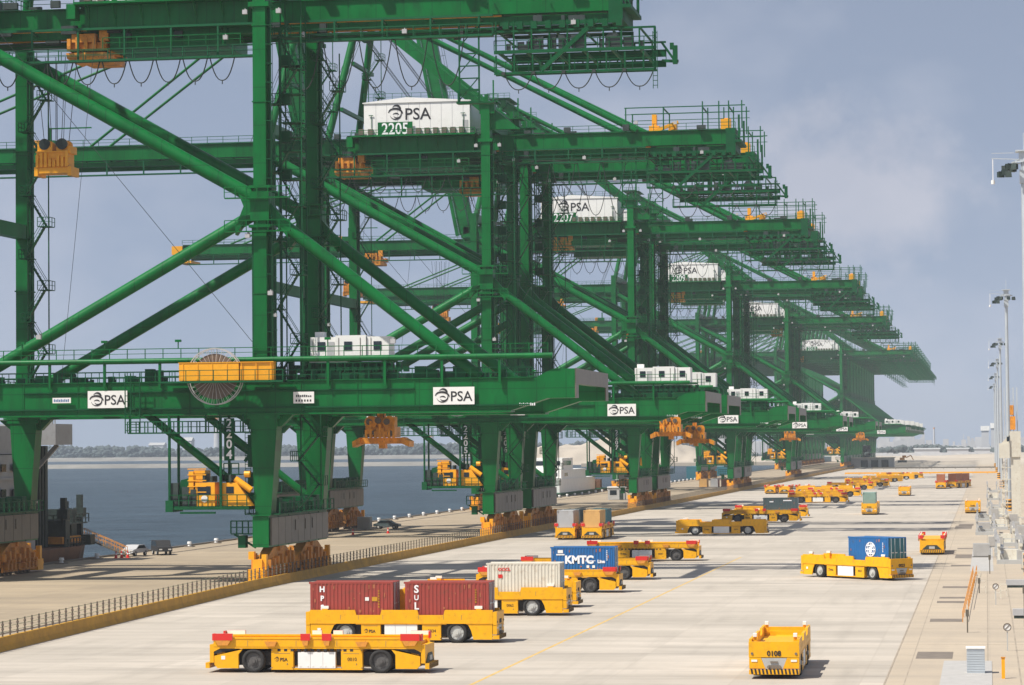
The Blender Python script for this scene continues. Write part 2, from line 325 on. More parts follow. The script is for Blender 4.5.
# ------------------------------------------------------------------ setting
XE = -113.0      # quay edge
struct('sea', MB().add([(-9000, -1500, -2.5), (5200, -1500, -2.5), (5200, 10000, -2.5), (-9000, 10000, -2.5)], [(0, 1, 2, 3)]), 'water')
FP = [(-300, -52), (150, -66.4), (215, -69.3), (270, -71.7), (330, -72.2), (440, -72.3), (2080, -71.6)]   # line of the fence (y, x)
def fx(y):
    for (a, xa), (c, xc) in zip(FP, FP[1:]):
        if y <= c: return xa+(xc-xa)*(y-a)/(c-a)
    return FP[-1][1]
def strip(side, far):
    q = MB()
    for (a, xa), (c, xc) in zip(FP, FP[1:]):
        q.add([(xa, a, 0), (far, a, 0), (far, c, 0), (xc, c, 0)], [(0, 1, 2, 3) if side > 0 else (3, 2, 1, 0)])
    return q
struct('quay_apron', strip(-1, XE), 'apron')
struct('road', strip(1, -6.0), 'road')
struct('quay_wall', MB().box(XE, XE+1, -300, 2080, -8, -.01), 'steel_grey')
struct('yard_pavement', MB().box(-6.0, 700, -300, 2080, -8, .012), 'yard')
b = MB()
for x in (-74.2, -108.2):
    b.box(x-.35, x-.08, -300, 1900, -.5, .006); b.box(x+.08, x+.35, -300, 1900, -.5, .006); b.box(x-.05, x+.05, -300, 1900, -.4, .05)
struct('crane_rails', b, 'patch')
b = MB(); b.box(-30.15, -29.92, 100, 345, -.3, .004)
struct('road_markings', b, 'yline')
struct('road_kerb_line', MB().box(-6.12, -6.02, 100, 900, -.3, .016).box(-4.96, -4.90, 100, 900, -.3, .016), 'joint')
# quay cope with fenders
b = MB()
b.box(XE-.55, XE-.002, -300, 2080, -3, .22)
struct('quay_kerb', b, 'steel_grey')

# fence between apron and road
def post_mb():
    q = MB(); q.box(-.045, .045, -.045, .045, .9, 2.05)
    for z in (1.12, 1.42, 1.72): q.box(-.075, .075, -.075, .075, z, z+.12)
    return q
fe = empty('barrier_fence', (0, 0, 0), 0, 'long ochre barrier topped with short dark posts and wires, between crane apron and road', 'fence')
YS = [150, 180, 200, 215, 235, 255, 270, 300, 330, 380, 440, 700, 1300, 1880]
def fbase():
    q = MB(); prof = [(-.42, 0), (.42, 0), (.22, .35), (.16, .95), (-.16, .95), (-.22, .35)]; n = len(prof); vs = []; fs = []
    for y in YS: vs += [(fx(y)+a, y, z) for a, z in prof]
    for k in range(len(YS)-1): fs += [(k*n+i, k*n+(i+1) % n, (k+1)*n+(i+1) % n, (k+1)*n+i) for i in range(n)]
    return q.add(vs, fs)
part(fe, 'base', 'fbase', fbase, 'fence_y')
for z in (1.27, 1.62, 1.98): part(fe, 'wire', 'fw%.1f' % z, (lambda: MB().path([(fx(y), y, z) for y in YS], .014)), 'green_rail')
for i in range(100): part(fe, 'post', 'fpost', post_mb, 'reel', (fx(172+1.75*i), 172+1.75*i, 0))
def restposts():
    q = MB()
    for i in range(100, 900):
        y = 172+1.75*i; x = fx(y); q.box(x-.05, x+.05, y-.05, y+.05, .9, 2.05)
    return q
o = part(fe, 'post_row', 'fposts', restposts, 'reel'); o['kind'] = 'stuff'

# bollards on the quay edge
def bollard_mb():
    q = MB(); q.tube((0, 0, 0), (0, 0, .45), .30, 8, .22); q.tube((0, 0, .45), (0, 0, .75), .36, 8, .30); return q
proto = None
for i in range(60):
    y = 330+14*i
    o = empty('mooring_bollard', (XE+.9, y, 0), 0, 'squat white-topped mooring bollard on the edge of the quay', 'bollard', 'white-topped bollards along the quay edge')
    part(o, 'cap', 'bol', bollard_mb, 'white'); part(o, 'base', 'bolb', lambda: MB().box(-.6, .6, -.8, .8, 0, .12), 'patch')

# ------------------------------------------------------------------ ship-to-shore cranes
CX = -91.0; XL = -74.2; XW = -108.2; HA = 11.4     # crane origin, landside / waterside rails, half leg spacing
def CB(): return MB(CX, 0, 0)
def leg_ls():
    b = CB(); x = XL
    b.box(x-.68, x+.68, -1.15, 1.15, 20.95, 66)
    b.frus((x-.7, x+.95, -1.0, 1.0, 6.95), (x-1.25, x+1.75, -1.1, 1.1, 17.5))
    b.box(x-1.0, x+1.0, -1.3, 1.3, 37.6, 40.6); b.box(x-1.15, x+1.15, -1.4, 1.4, 36.9, 37.2); b.box(x-1.15, x+1.15, -1.4, 1.4, 41.0, 41.3)
    for z in (30, 50, 58): b.box(x-.78, x+.78, -1.22, 1.22, z, z+.12)
    b.box(x-1.1, x+1.1, -1.35, 1.35, 60.0, 60.5)
    return b
def leg_ws():
    b = CB(); x = XW
    b.box(x-.68, x+.68, -1.2, 1.2, 20.95, 64)
    b.frus((x-.85, x+.85, -1.0, 1.0, 6.95), (x-1.5, x+1.7, -1.1, 1.1, 17.5))
    for z in (32, 48, 58): b.box(x-.8, x+.8, -1.3, 1.3, z, z+.15)
    return b
def sill(x):
    def f():
        b = CB(); b.box(x-.85, x+.85, -13.0, 13.0, 3.7, 6.9)
        b.box(x-1.0, x+1.0, -13.2, 13.2, 6.94, 7.02)
        for y in (-9, -4.5, 4.5, 9): b.box(x-.9, x+.9, y-.06, y+.06, 3.68, 6.93)
        return b
    return f
def sillpanel(x):
    def f():
        b = CB()
        for k in range(9):
            y0 = -12.6+k*2.8; b.box(x+.93, x+1.12, y0, y0+2.7, 3.9, 6.75)
        for y in (-2.2, 2.2, 5.4): b.box(x+1.13, x+1.2, y-.55, y+.55, 5.2, 6.3)
        return b
    return f
def silldeck(x):
    def f():
        b = CB(); b.box(x-1.9, x+1.9, -12.2, 12.2, 7.06, 7.16); b.rail_y(x+1.85, -12.2, 12.2, 7.16, step=1.6, r=.05); b.rail_y(x-1.85, -12.2, 12.2, 7.16, step=1.6, r=.05)
        rnd = random.Random(5)
        for k in range(11):
            y = -9+1.8*k; b.box(x-.9+rnd.random()*.3, x+.5+rnd.random()*.6, y, y+1.1+rnd.random()*.5, 7.2, 7.9+rnd.random()*.9)
        return b
    return f
def bogie(x, y, rnds=3):
    def f():
        b = CB(); rnd = random.Random(rnds)
        b.prism_x([(y-6.2, 1.0), (y-5.8, 2.3), (y-2.6, 3.62), (y+2.6, 3.62), (y+5.8, 2.3), (y+6.2, 1.0), (y+4.4, .9), (y+1.1, 1.9), (y-1.1, 1.9), (y-4.4, .9)], x-.55, x+.55)
        for s in (-1, 1):
            b.prism_x([(y+s*2.9-2.5, .45), (y+s*2.9-2.3, 1.25), (y+s*2.9-.5, 1.75), (y+s*2.9+.5, 1.75), (y+s*2.9+2.3, 1.25), (y+s*2.9+2.5, .45)], x-.72, x-.5)
            b.prism_x([(y+s*2.9-2.5, .45), (y+s*2.9-2.3, 1.25), (y+s*2.9-.5, 1.75), (y+s*2.9+.5, 1.75), (y+s*2.9+2.3, 1.25), (y+s*2.9+2.5, .45)], x+.5, x+.72)
            for k in range(4):
                yy = y+s*2.9-1.8+1.2*k; b.box(x+.72, x+1.15, yy-.25, yy+.25, .7, 1.25+.3*rnd.random()); b.tube((x+.7, yy, 1.6), (x+1.2, yy, 1.6), .22, 6)
            b.box(x-1.2, x-.74, y+s*2.9-1.2, y+s*2.9+1.0, .8, 1.7)
        b.box(x-.8, x+.8, y-.8, y+.8, 3.2, 3.68)
        for k in range(7):
            yy = y-5.2+1.6*k; b.box(x-1.1, x-.6, yy-.3, yy+.35, 1.2, 2.2+1.2*rnd.random()); b.box(x+.6, x+1.0, yy-.3, yy+.3, 1.6, 2.3+.9*rnd.random())
        return b
    return f
def endbuffer(x, s):
    def f():
        b = CB(); y = s*13.9
        b.box(x-.9, x+.9, y-.9, y+.9, .25, 1.5); b.box(x-.5, x+.5, y-.5, y+.5, 1.5, 2.5); b.tube((x, y+s*.8, 1.0), (x, y+s*2.0, 1.0), .32, 8); b.box(x-1.0, x-.4, y-.3, y+.4, 2.5, 3.3)
        b.box(x+.4, x+.9, y-.3, y+.4, 1.4, 3.0); b.tube((x, y+s*1.7, 1.0), (x, y+s*2.1, 1.0), .55, 8)
        return b
    return f
def wheelm(r=.42, w=.34):
    return lambda: MB().tube((-w/2, 0, 0), (w/2, 0, 0), r, 12)
XR = -41.3
def portal_beam():
    b = CB()
    b.prism_y([(-114.5, 19.0), (-110.5, 17.62), (-47.8, 17.62), (-44.1, 18.8), (XR, 18.8), (XR, 21.8), (-43.6, 21.8), (-45.4, 20.9), (-114.5, 20.9)], -.95, .95)
    b.box(-110.4, -47.9, -1.25, 1.25, 17.42, 17.60); b.box(-114.5, -45.6, -1.12, 1.12, 20.92, 21.0)
    for x in (XL, XW):
        b.prism_y([(x-3.0, 17.41), (x-1.5, 16.2), (x+2.0, 16.2), (x+3.2, 17.41)], -.5, .5)
        b.box(x-1.8, x+2.0, -1.2, 1.2, 17.0, 17.4)
    for x in range(-112, -46, 6): b.box(x-.05, x+.05, -1.02, 1.02, 17.62, 20.9)
    return b
def end_beam():
    return CB().box(XR-1.0, XR-.01, -10.4, 10.4, 20.3, 21.78)
def tie(x0, x1, w, z0, z1): return lambda: CB().box(x0, x1, -w, w, z0, z1)
def end_plate():
    b = CB(); b.box(XR+.0, XR+.12, -12.3, 12.3, 20.25, 21.83)
    for s in (-1, 1): b.box(XR, XR+.12, s*11.4-.95, s*11.4+.95, 18.8, 20.24)
    return b
def beamrail():
    b = CB()
    for y in (-HA-1.05, HA+1.05, -HA+1.0, HA-1.0): b.rail_x(-114.5, -46, y, 21.0, 1.05, 1.5, .035)
    rnd = random.Random(2)
    for k in range(34):   # clutter on the beam: lamps, cable trays, junction boxes
        x = -113+2.0*k; h = .3+rnd.random()*.7
        b.box(x, x+.3+rnd.random()*1.1, -HA-.2, -HA+.3, 21.0, 21.0+h)
    return b
def catwalk():
    b = CB(); y = -HA-1.35
    b.tube((-104, y, 23.15), (-43.5, y, 23.15), .29, 8); b.box(-104, -46, y+.05, y+.95, 23.3, 23.38)
    b.rail_x(-104, -44, y, 23.42, 1.0, 1.9, .04)
    for x in range(-103, -43, 6): b.box(x-.13, x+.13, y-.1, y+.16, 20.3, 22.95)
    for x in (-100, -91, -83, -67): b.box(x-.05, x+.05, y-.05, y+.05, 24.4, 25.1); b.box(x-.3, x+.3, y-.2, y+.2, 25.1, 25.35)
    return b
def undergal():
    b = CB(); y = -HA-1.6
    b.box(-88.3, -75.2, y-.5, y+.6, 15.55, 15.7); b.rail_x(-88.3, -75.2, y-.5, 15.7, 1.1, .9, .05); b.rail_x(-88.3, -75.2, y+.6, 15.7, 1.1, .9, .05)
    for x in (-88.2, -84, -80, -76): b.box(x-.08, x+.08, y-.08, y+.08, 15.7, 17.5)
    [b.box(xx, xx+.1, y-.5, y-.4, 15.6, 21.9) for xx in (-88.6, -88.0, -87.0)]; [b.box(-88.6, -87.0, y-.48, y-.42, 15.9+.6*k, 15.97+.6*k) for k in range(10)]
    return b
def brace(a, c, r):
    def f():
        b = CB(); b.tube((a[0], 0, a[1]), (c[0], 0, c[1]), r, 12); return b
    return f
def nodeplat():
    b = CB(); x = XL
    for s, z in ((-1, 36.4), (-1, 39.9)):
        b.box(x-3.6, x+3.4, -1.9, -1.45, z, z+.12); b.rail_x(x-3.6, x+3.4, -1.9, z+.12, 1.1, 1.1, .04)
    b.prism_y([(x-2.8, 36.2), (x-.9, 38.8), (x-.9, 40.4), (x-2.6, 41.6), (x-2.6, 40.9), (x-1.9, 39.2), (x-2.8, 37.0)], -.6, .6)
    b.prism_y([(x+2.8, 35.8), (x+.9, 38.4), (x+.9, 39.6), (x+2.4, 37.8), (x+2.8, 36.8)], -.6, .6)
    return b
def stairs(x, y0, za, zb, run=3.0, dz=3.6):
    def f():
        b = CB(); z = za; k = 0
        while z+dz <= zb:
            s = 1 if k % 2 else -1
            xa, xb = (x-run/2*s*-1, x+run/2*s*-1)
            ya = y0 + (.9 if k % 2 else 0)
            b.bar((xa, ya, z), (xb, ya, z+dz), .7, .09)
            for t in range(9):
                q = t/9; b.box(xa+(xb-xa)*q-.12, xa+(xb-xa)*q+.12, ya-.35, ya+.35, z+dz*q+.02, z+dz*q+.08)
            b.bar((xa, ya-.38, z+1.0), (xb, ya-.38, z+dz+1.0), .05, .05); b.bar((xa, ya+.38, z+1.0), (xb, ya+.38, z+dz+1.0), .05, .05)
            b.box(xb-.7, xb+.7, y0-.5, y0+1.4, z+dz, z+dz+.08)
            b.rail_x(xb-.7, xb+.7, y0-.5, z+dz+.08, 1.0, .7, .035); b.rail_y(xb+.7*(-s), y0-.5, y0+1.4, z+dz+.08, 1.0, .9, .035)
            z += dz; k += 1
        for xx in (x-run/2, x+run/2): b.box(xx-.06, xx+.06, y0+1.3, y0+1.42, za, zb)
        return b
    return f
def girder(x0, x1):
    def f():
        b = CB(); b.box(x0, x1, -.6, .6, 59.75, 61.75); b.box(x0, x1, -.85, .85, 61.77, 61.87); b.box(x0, x1, -.85, .85, 59.6, 59.73)
        b.box(x0, x1, -.35, .35, 58.62, 59.35)
        n = int((x1-x0)/4)
        for i in range(n): b.box(x0+4*i+1.9, x0+4*i+2.1, -.3, .3, 59.35, 59.6)
        return b
    return f
def railstrip(x0, x1):
    return lambda: CB().box(x0, x1, -.45, -.36, 59.38, 59.56)
def topstuff(x0, x1, ties=True):
    def f():
        b = CB(); b.rail_x(x0, x1, -4.4, 61.9, 1.0, 2.5, .04); b.rail_x(x0, x1, 4.4, 61.9, 1.0, 2.5, .04)
        if ties:
            x = x0+1
            while x < x1: b.box(x-.4, x+.4, -2.8, 2.8, 60.4, 61.4); x += 12
        return b
    return f
def lowwalk(x0, x1, z):
    def f():
        b = CB(); y = -5.7
        b.box(x0, x1, y-.45, y+.45, z-.22, z); b.rail_x(x0, x1, y-.45, z, 1.1, 2.6, .045); b.rail_x(x0, x1, y+.45, z, 1.1, 2.6, .035)
        x = x0+.3
        while x < x1: b.box(x-.1, x+.1, y-.1, y+.1, z, 59.3); b.bar((x, y, 59.2), (x, -3.8, 59.0), .2, .2); x += 5.2
        b.box(x0, x1, y-.12, y+.12, 59.2, 59.45)
        return b
    return f
def festoon(x0, x1, z, pitch, depth):
    def f():
        b = CB(); x = x0; y = -5.9
        while x+pitch < x1:
            for dy in (0, .12):
                pts = []
                for i in range(13):
                    t = i/12; u_ = 2*t-1; pts.append((x+pitch*(.05+.9*t), y+dy, z-depth*(1-abs(u_)**2.4)))
                b.path(pts, .05)
            b.box(x-.18, x+.18, y-.15, y+.2, z, z+.3)
            b.box(x+pitch/2-.04, x+pitch/2+.04, y-.03, y+.1, z-depth-.4, z-depth)
            x += pitch
        return b
    return f
def tail():
    b = CB()
    for y, xe in ((-5.7, -33.4), (5.7, -33.6)):
        b.box(-50.5, xe, y-.09, y+.09, 57.4, 57.6)
        b.box(-50.5, xe, y-.16, y+.16, 55.15 if y < 0 else 54.8, 55.5)
        if y > 0: b.box(-50.5, xe, y-.04, y+.04, 55.9, 56.7)
        for i in range(9):
            x = -50.3+1.9*i; b.box(x-.08, x+.08, y-.08, y+.08, 55.5, 58.6 if i < 7 else 57.4)
        b.rail_x(-50.5, xe, y, 55.55, 1.0, 1.2, .04)
    y = -5.7; xe = -33.4
    b.box(-50.5, xe, y-.12, y+.12, 52.95, 53.2); b.box(-50.5, xe, y+.9, y+1.1, 52.95, 53.15)
    for i in range(9): x = -50.3+1.95*i; b.box(x-.08, x+.08, y-.08, y+.08, 53.2, 55.0); b.box(x-.04, x+.04, y, y+1.0, 53.0, 53.1)
    b.bar((-45.5, y, 53.3), (-39.5, y, 58.5), .3, .45)
    b.box(xe-.2, xe+.05, y-.1, y+.1, 53.0, 57.5)
    b.rail_x(-50.5, xe, y, 53.2, 1.1, 1.2, .04)
    for z in range(12): b.box(xe-.3, xe+.2, y-.3, y-.22, 51.3+z*.5, 51.36+z*.5)
    b.box(xe-.3, xe-.24, y-.3, y-.22, 51.0, 57); b.box(xe+.16, xe+.22, y-.3, y-.22, 51.0, 57)
    b.bar((-34.0, 5.2, 57.4), (-32.7, 5.2, 55.5), .2, .25); b.bar((-34.0, 5.2, 55.4), (-32.2, 5.2, 55.3), .3, .3)
    b.box(-32.8, -32.3, 4.9, 5.4, 55.0, 57.0); b.box(-33.1, -32.7, 4.9, 5.4, 56.6, 57.3)
    for x in (-50, -47, -44, -41, -38, -35): b.box(x-.12, x+.12, -5.5, 5.5, 55.15, 55.45); b.box(x-.1, x+.1, -5.5, 5.5, 57.35, 57.5)
    for yy in (-4.5, -3.6, -1.2, 1.2, 3.6, 4.5): b.box(-50.5, -34.6, yy-.05, yy+.05, 55.46, 55.6)
    for i in range(9): b.box(-49.5+1.5*i, -48.9+1.5*i, -6.0, -5.5, 57.7, 58.5)
    b.box(-50, -37, -4.9, -4.6, 58.2, 58.6); b.box(-50, -37, 4.6, 4.9, 58.2, 58.6)
    b.box(-38.5, -37.0, -4.4, 4.4, 58.6, 62.0); b.box(-37.0, -36.1, -4.6, 4.6, 59.8, 60.2)
    for y in (-4.4, 4.4): b.box(-36.6, -36.3, y-.1, y+.1, 60.2, 64.0); b.bar((-38, y, 62), (-36.4, y, 60.2), .2, .2)
    b.box(-54.5, -50.5, -6.2, -5.0, 50.0, 50.2); b.rail_x(-54.3, -52, -6.2, 50.2, 1.1, 1.2, .06)
    for x in (-54.2, -52.1): b.box(x-.08, x+.08, -6.0, -5.8, 50.2, 58.6)
    for z in (51.4, 52.6, 53.9, 55.2): b.box(-54.2, -52.1, -6.1, -5.9, z, z+.12)
    for z in (50.4, 53.2, 56): b.bar((-54.2, -5.9, z), (-52.1, -5.9, z+2.4), .1, .1)
    return b
def toprig():   # light service gantry standing on the rear girder
    b = CB()
    for y in (-4.2, 4.2):
        b.box(-54, -35.5, y-.07, y+.07, 65.4, 65.55); b.box(-54, -35.5, y-.05, y+.05, 64.4, 64.5)
        for x in (-53.8, -48, -42, -39.5, -38, -36): b.box(x-.09, x+.09, y-.09, y+.09, 61.9, 66.2 if x > -43 else 65.5)
    for x in (-48, -42, -38): b.box(x-.08, x+.08, -4.2, 4.2, 65.2, 65.4)
    return b
def hoist():
    b = CB(); b.box(-50.6, -49.0, -1.2, 1.2, 61.9, 63.0); b.box(-50.2, -49.5, -.6, .6, 63.0, 64.8); b.box(-47.6, -46.4, -1, 1, 61.9, 63.2)
    b.bar((-50, -1.6, 62), (-46, -1.6, 63.4), .5, .5)
    return b
def hoist_end(): return CB().box(-39.4, -37.9, -2.6, -1.0, 62.0, 63.6).box(-39.0, -38.4, -1.0, 1.6, 62.4, 63.9)
def platform_up():
    b = CB(); b.box(-96.3, -76.9, -6.75, 6.6, 61.9, 62.15); b.box(-95.5, -77.3, -5.3, 6.2, 59.3, 61.88)
    b.rail_x(-96.3, -76.9, -6.55, 62.15, .8, 1.8, .04); b.box(-97.2, -96.2, -6.4, -4.8, 60.4, 62.0)
    for x in range(-95, -77, 3): b.box(x-.06, x+.06, -5.42, -5.3, 59.35, 61.85); b.bar((x, -6.6, 61.8), (x, -5.4, 60.4), .1, .1)
    b.box(-93, -80, -4.2, 4.6, 57.2, 59.3); b.rail_x(-93.3, -78, -5.8, 57.2, 1.1, 1.9, .045)
    return b
def house():
    b = CB(); b.prism_x([(-5.3, 62.16), (5.3, 62.16), (5.3, 67.2), (-5.3, 67.2)], -94.6, -77.9)
    b.prism_y([(-94.8, 67.22), (-77.7, 67.22), (-77.7, 67.35), (-87.8, 68.05), (-94.8, 67.35)], -5.45, 5.45)
    return b
def houserail():
    b = CB(); b.rail_x(-94.6, -78, -5.35, 67.6, 1.1, 1.5, .03); b.rail_x(-94.6, -78, 5.3, 67.6, 1.1, 1.5, .03)
    for x in (-93.4, -78.9): b.box(x-.04, x+.04, -5.45, -5.38, 63.3, 65.3); b.box(x-.4, x+.3, -5.5, -5.4, 65.3, 65.4)
    return b
def vent(): return MB().box(-.38, .38, -.55, 0, -.45, .45)
def aframe():
    b = CB()
    for y in (-4.8, 4.8):
        for xx, yy in ((XW, 11.4), ):
            b.tube((XW+.2, math.copysign(yy, y), 62.5), (-103.0, y, 88.5), .62, 10)
    b.box(-104.0, -102.0, -5.6, 5.6, 87.6, 89.3)
    for z, w in ((70, 10.2), (78, 7.6)): b.box(XW+1.1+(z-62)*.18, XW+1.7+(z-62)*.18, -w, w, z, z+.6)
    b.box(-106, -101, -6.5, 6.5, 89.4, 89.5); b.rail_x(-106, -101, -6.5, 89.5, 1.0, 1.2, .04)
    return b
def rearleg():
    b = CB()
    for y in (-1, 1): b.bar((-102.8, y*4.6, 88.2), (-74.4, y*4.6, 64.9), 1.1, 1.45)
    return b
def legcap():
    b = CB()
    for y in (-HA, HA):
        b.box(XL-1.5, XL+2.0, y-1.6, y+1.6, 66.0, 66.15); b.rail_x(XL-1.5, XL+2.0, y-1.6, 66.15, 1.0, 1.0, .04)
        b.box(XL-.9, XL+1.4, y-1, y+1, 64.3, 66)
        b.box(XL+1.0, XL+1.2, y-.1, y+.1, 66, 69.5); b.box(XL-.2, XL+.4, y-.6, y+.2, 66.2, 67.3)
        b.prism_y([(XL+.7, 65.5), (XL+5.2, 61.9), (XL+.7, 61.9)], y-.5 if y < 0 else y-.5, y+.5)
    b.box(XL-.6, XL+.6, -10.2, 10.2, 64.2, 65.6)
    return b
def stays(segs, r):
    def f():
        b = CB()
        for a, c in segs:
            b.tube(a, c, r, 8)
        return b
    return f
def mast_towers():   # lattice ladder tower up to the machine level
    b = CB(); x0 = -72.4
    for z in range(42, 60, 3):
        b.box(x0, x0+2.2, -10.5, -8.5, z, z+.08); b.rail_x(x0, x0+2.2, -10.5, z+.08, 1.0, .8, .04)
    for z in range(42, 60): b.box(x0+2.0, x0+2.1, -9.4, -8.7, z+.3, z+.38)
    for x in (x0, x0+2.2):
        for y in (-10.5, -8.5): b.box(x-.06, x+.06, y-.06, y+.06, 21, 61)
    return b
def cabinplat():
    b = CB(); y0, y1 = -13.2, -9.6
    b.box(-84.1, -75.4, y0, y1, 7.62, 7.98); b.box(-84.3, -83.5, y0-.1, y1+.1, 7.4, 8.6)
    for x in (-83.9, -78.4): b.box(x-.12, x+.12, y0, y0+.24, 8, 17.4); b.box(x-.12, x+.12, y1-.24, y1, 8, 17.4)
    b.rail_x(-83.9, -75.6, y0, 8.0, 1.15, 1.0, .045); b.rail_x(-83.9, -75.6, y1, 8.0, 1.15, 1.0, .045)
    b.prism_y([(-83.5, 8.0), (-80.9, 8.0), (-81.2, 9.6), (-81.9, 10.9), (-82.8, 10.7)], y0+.5, y0+.7)
    b.prism_y([(-83.5, 8.0), (-80.9, 8.0), (-81.2, 9.6), (-81.9, 10.9), (-82.8, 10.7)], y1-.9, y1-.7)
    b.box(-83, -81.2, y0+.8, y1-1, 8.0, 9.2); b.box(-82.4, -81.6, y0+.8, y1-1, 9.2, 10.6)
    b.box(-78.2, -76.6, y0+.6, y1, 11.2, 11.3); b.rail_x(-78.2, -76.6, y0+.6, 11.3, 1.1, .6, .05)
    b.box(-82.8, -79, y0+.1, y0+.3, 7.2, 7.4)
    return b
def opcab():
    b = CB(); y0, y1 = -12.9, -10.6
    b.box(-81.2, -79.1, y0, y1, 8.0, 10.45); b.box(-78.5, -76.7, y0+.1, y1, 8.0, 10.4)
    b.prism_y([(-76.7, 8.0), (-75.1, 8.0), (-76.7, 10.3)], y0+.1, y1)
    b.box(-81.9, -81.4, y0, y1, 9.2, 11.6); b.box(-81.4, -80.2, y0+.2, y1, 10.5, 11.7); b.tube((-77, y0+.4, 10.8), (-75.3, y0+.4, 9.6), .35, 8); b.tube((-76, y0+.4, 11.3), (-75.4, y0+.4, 11.3), .35, 8)
    for z in (9.4, 10.0, 10.6, 11.2, 11.8): b.box(-82.0, -80.0, y0-.08, y0-.02, z, z+.1)
    return b
def opwin():
    return CB().box(-80.95, -79.55, -12.94, -12.86, 9.2, 10.05).box(-77.9, -77.1, -12.84, -12.76, 9.3, 10.0)
def decal(): return CB().tube((-80.2, -12.93, 8.75), (-80.2, -12.96, 8.75), .36, 12)
def reel():
    b = CB(); cx, cz, y = -78.5, 21.4, -HA-3.2
    for dy in (-.42, .42):
        for k in range(30):
            a = 2*math.pi*k/30; b.bar((cx+.35*math.cos(a), y+dy*(.5), cz+.35*math.sin(a)), (cx+2.9*math.cos(a), y+dy, cz+2.9*math.sin(a)), .045, .045)
        n = 40
        for k in range(n):
            a, c = 2*math.pi*k/n, 2*math.pi*(k+1)/n; b.bar((cx+2.9*math.cos(a), y+dy, cz+2.9*math.sin(a)), (cx+2.9*math.cos(c), y+dy, cz+2.9*math.sin(c)), .09, .09)
    return b
def reelcore():
    b = CB(); cx, cz, y = -78.5, 21.4, -HA-3.2; b.tube((cx, y-.2, cz), (cx, y+.2, cz), 2.35, 28); b.tube((cx, y-.5, cz), (cx, y+1.2, cz), .4, 10); return b
def reelbox():
    b = CB(); y = -HA-3.2
    b.box(-81.95, -75.6, y-1.5, y-.6, 20.95, 22.75); b.box(-75.5, -71.95, y-1.4, y-.5, 20.95, 22.75)
    for x in [(-81.5+1.55*i) for i in range(7)]: b.box(x-.04, x+.04, y-1.55, y-1.5, 21, 22.7)
    b.box(-82, -71.9, y-1.56, y-.5, 22.76, 22.84)
    return b
def reeldeck():
    b = CB(); y = -HA-3.2; b.box(-84, -70.8, y-2.0, y-.5, 20.72, 20.9); b.box(-84, -81.6, y-1.9, -HA-1.2, 20.7, 20.9); b.box(-75.2, -70.8, y-1.9, -HA-1.2, 20.7, 20.9)
    b.rail_x(-84, -70.8, y-2.0, 20.9, 1.1, 1.4, .035)
    return b
def mtrolley(x):
    def f():
        b = CB(); b.box(x-2.4, x+1.9, -4.2, -2.4, 57.2, 58.1); b.box(x-2.4, x+1.9, 1.4, 3.2, 57.2, 58.1); b.box(x-2.3, x-1.7, -4, 3, 57.2, 57.8); b.box(x+1.2, x+1.8, -4, 3, 57.2, 57.8); b.box(x-1.9, x+.8, -4.6, -2.8, 58.1, 59.0)
        b.prism_y([(x-2.6, 57.0), (x+1.8, 57.0), (x+1.6, 56.2), (x-1, 56.2), (x-1.8, 55.9), (x-2.5, 56.4)], -4.4, -1.0)
        b.box(x-2.2, x+1.4, 0, 4, 56.4, 57.1)
        for k in range(5): b.box(x-2.4+.95*k, x-2.0+.95*k, -4.7, -4.3, 57.2, 58.5+.2*(k % 2))
        b.box(x+1.2, x+2.2, -4.6, -3.4, 58.2, 59.6)
        return b
    return f
def tcab(x):
    return lambda: CB().frus((x+2.6, x+4.4, -4.2, -2.0, 54.8), (x+2.3, x+4.8, -4.4, -1.8, 57.0))
def ptrolley():
    b = MB(); b.box(-4.6, -4.0, -12.3, 12.3, 21.3, 21.75); b.box(4.0, 4.6, -12.3, 12.3, 21.3, 21.75); b.box(-4.0, 4.0, -9.6, -9.0, 21.3, 21.75); b.box(-4.0, 4.0, 2, 2.6, 21.3, 21.75); b.box(-4.2, 4.2, -8.9, -6.5, 21.8, 22.9)
    for y in (-10.6, 10.6):
        for x in (-4, 4): b.box(x-.8, x+.8, y-.4, y+.4, 21.02, 21.3)
    rnd = random.Random(9)
    for k in range(16): x = -6+.78*k; b.box(x, x+.5, -9.2, -8.4, 21.8, 22.2+rnd.random()*.9)
    b.rail_x(-4.6, 4.6, -9.6, 21.78, 1.0, .8, .04); b.box(-5, 5.0, -9.5, -6.3, 23.0, 23.2)
    return b
def phouse():
    b = MB(); b.box(-4.2, -1.5, -9.3, -6.4, 23.25, 25.5); b.box(-1.45, 1.8, -9.5, -6.2, 23.25, 25.65); b.box(1.85, 4.2, -9.3, -6.4, 23.25, 25.5)
    b.box(-4.0, -3.0, -8, -7, 25.5, 26.1); b.box(-4.3, -.2, -9.3, -8.6, 22.8, 23.2)
    return b
def pwin(): return MB().box(-.42, .42, -.02, .02, 24.1, 25.0)
def gate_sign(): return MB().box(-1.1, 1.1, -.03, .03, -.6, .6)
def bluesign(): return MB().box(-1.0, 1.0, -.03, .03, -.28, .28)
def smallmarks():
    b = MB(); rnd = random.Random(4)
    for k in range(8): b.box(-.8+.21*k, -.66+.21*k, -.05, -.035, .06, .3-.1*rnd.random())
    for k in range(6): b.box(-.85+.3*k, -.7+.3*k, -.05, -.035, -.42, -.2)
    return b
def bluemarks():
    b = MB()
    for k in range(9): b.box(-.85+.19*k, -.74+.19*k, -.05, -.035, -.14, .14-.05*(k % 2))
    return b
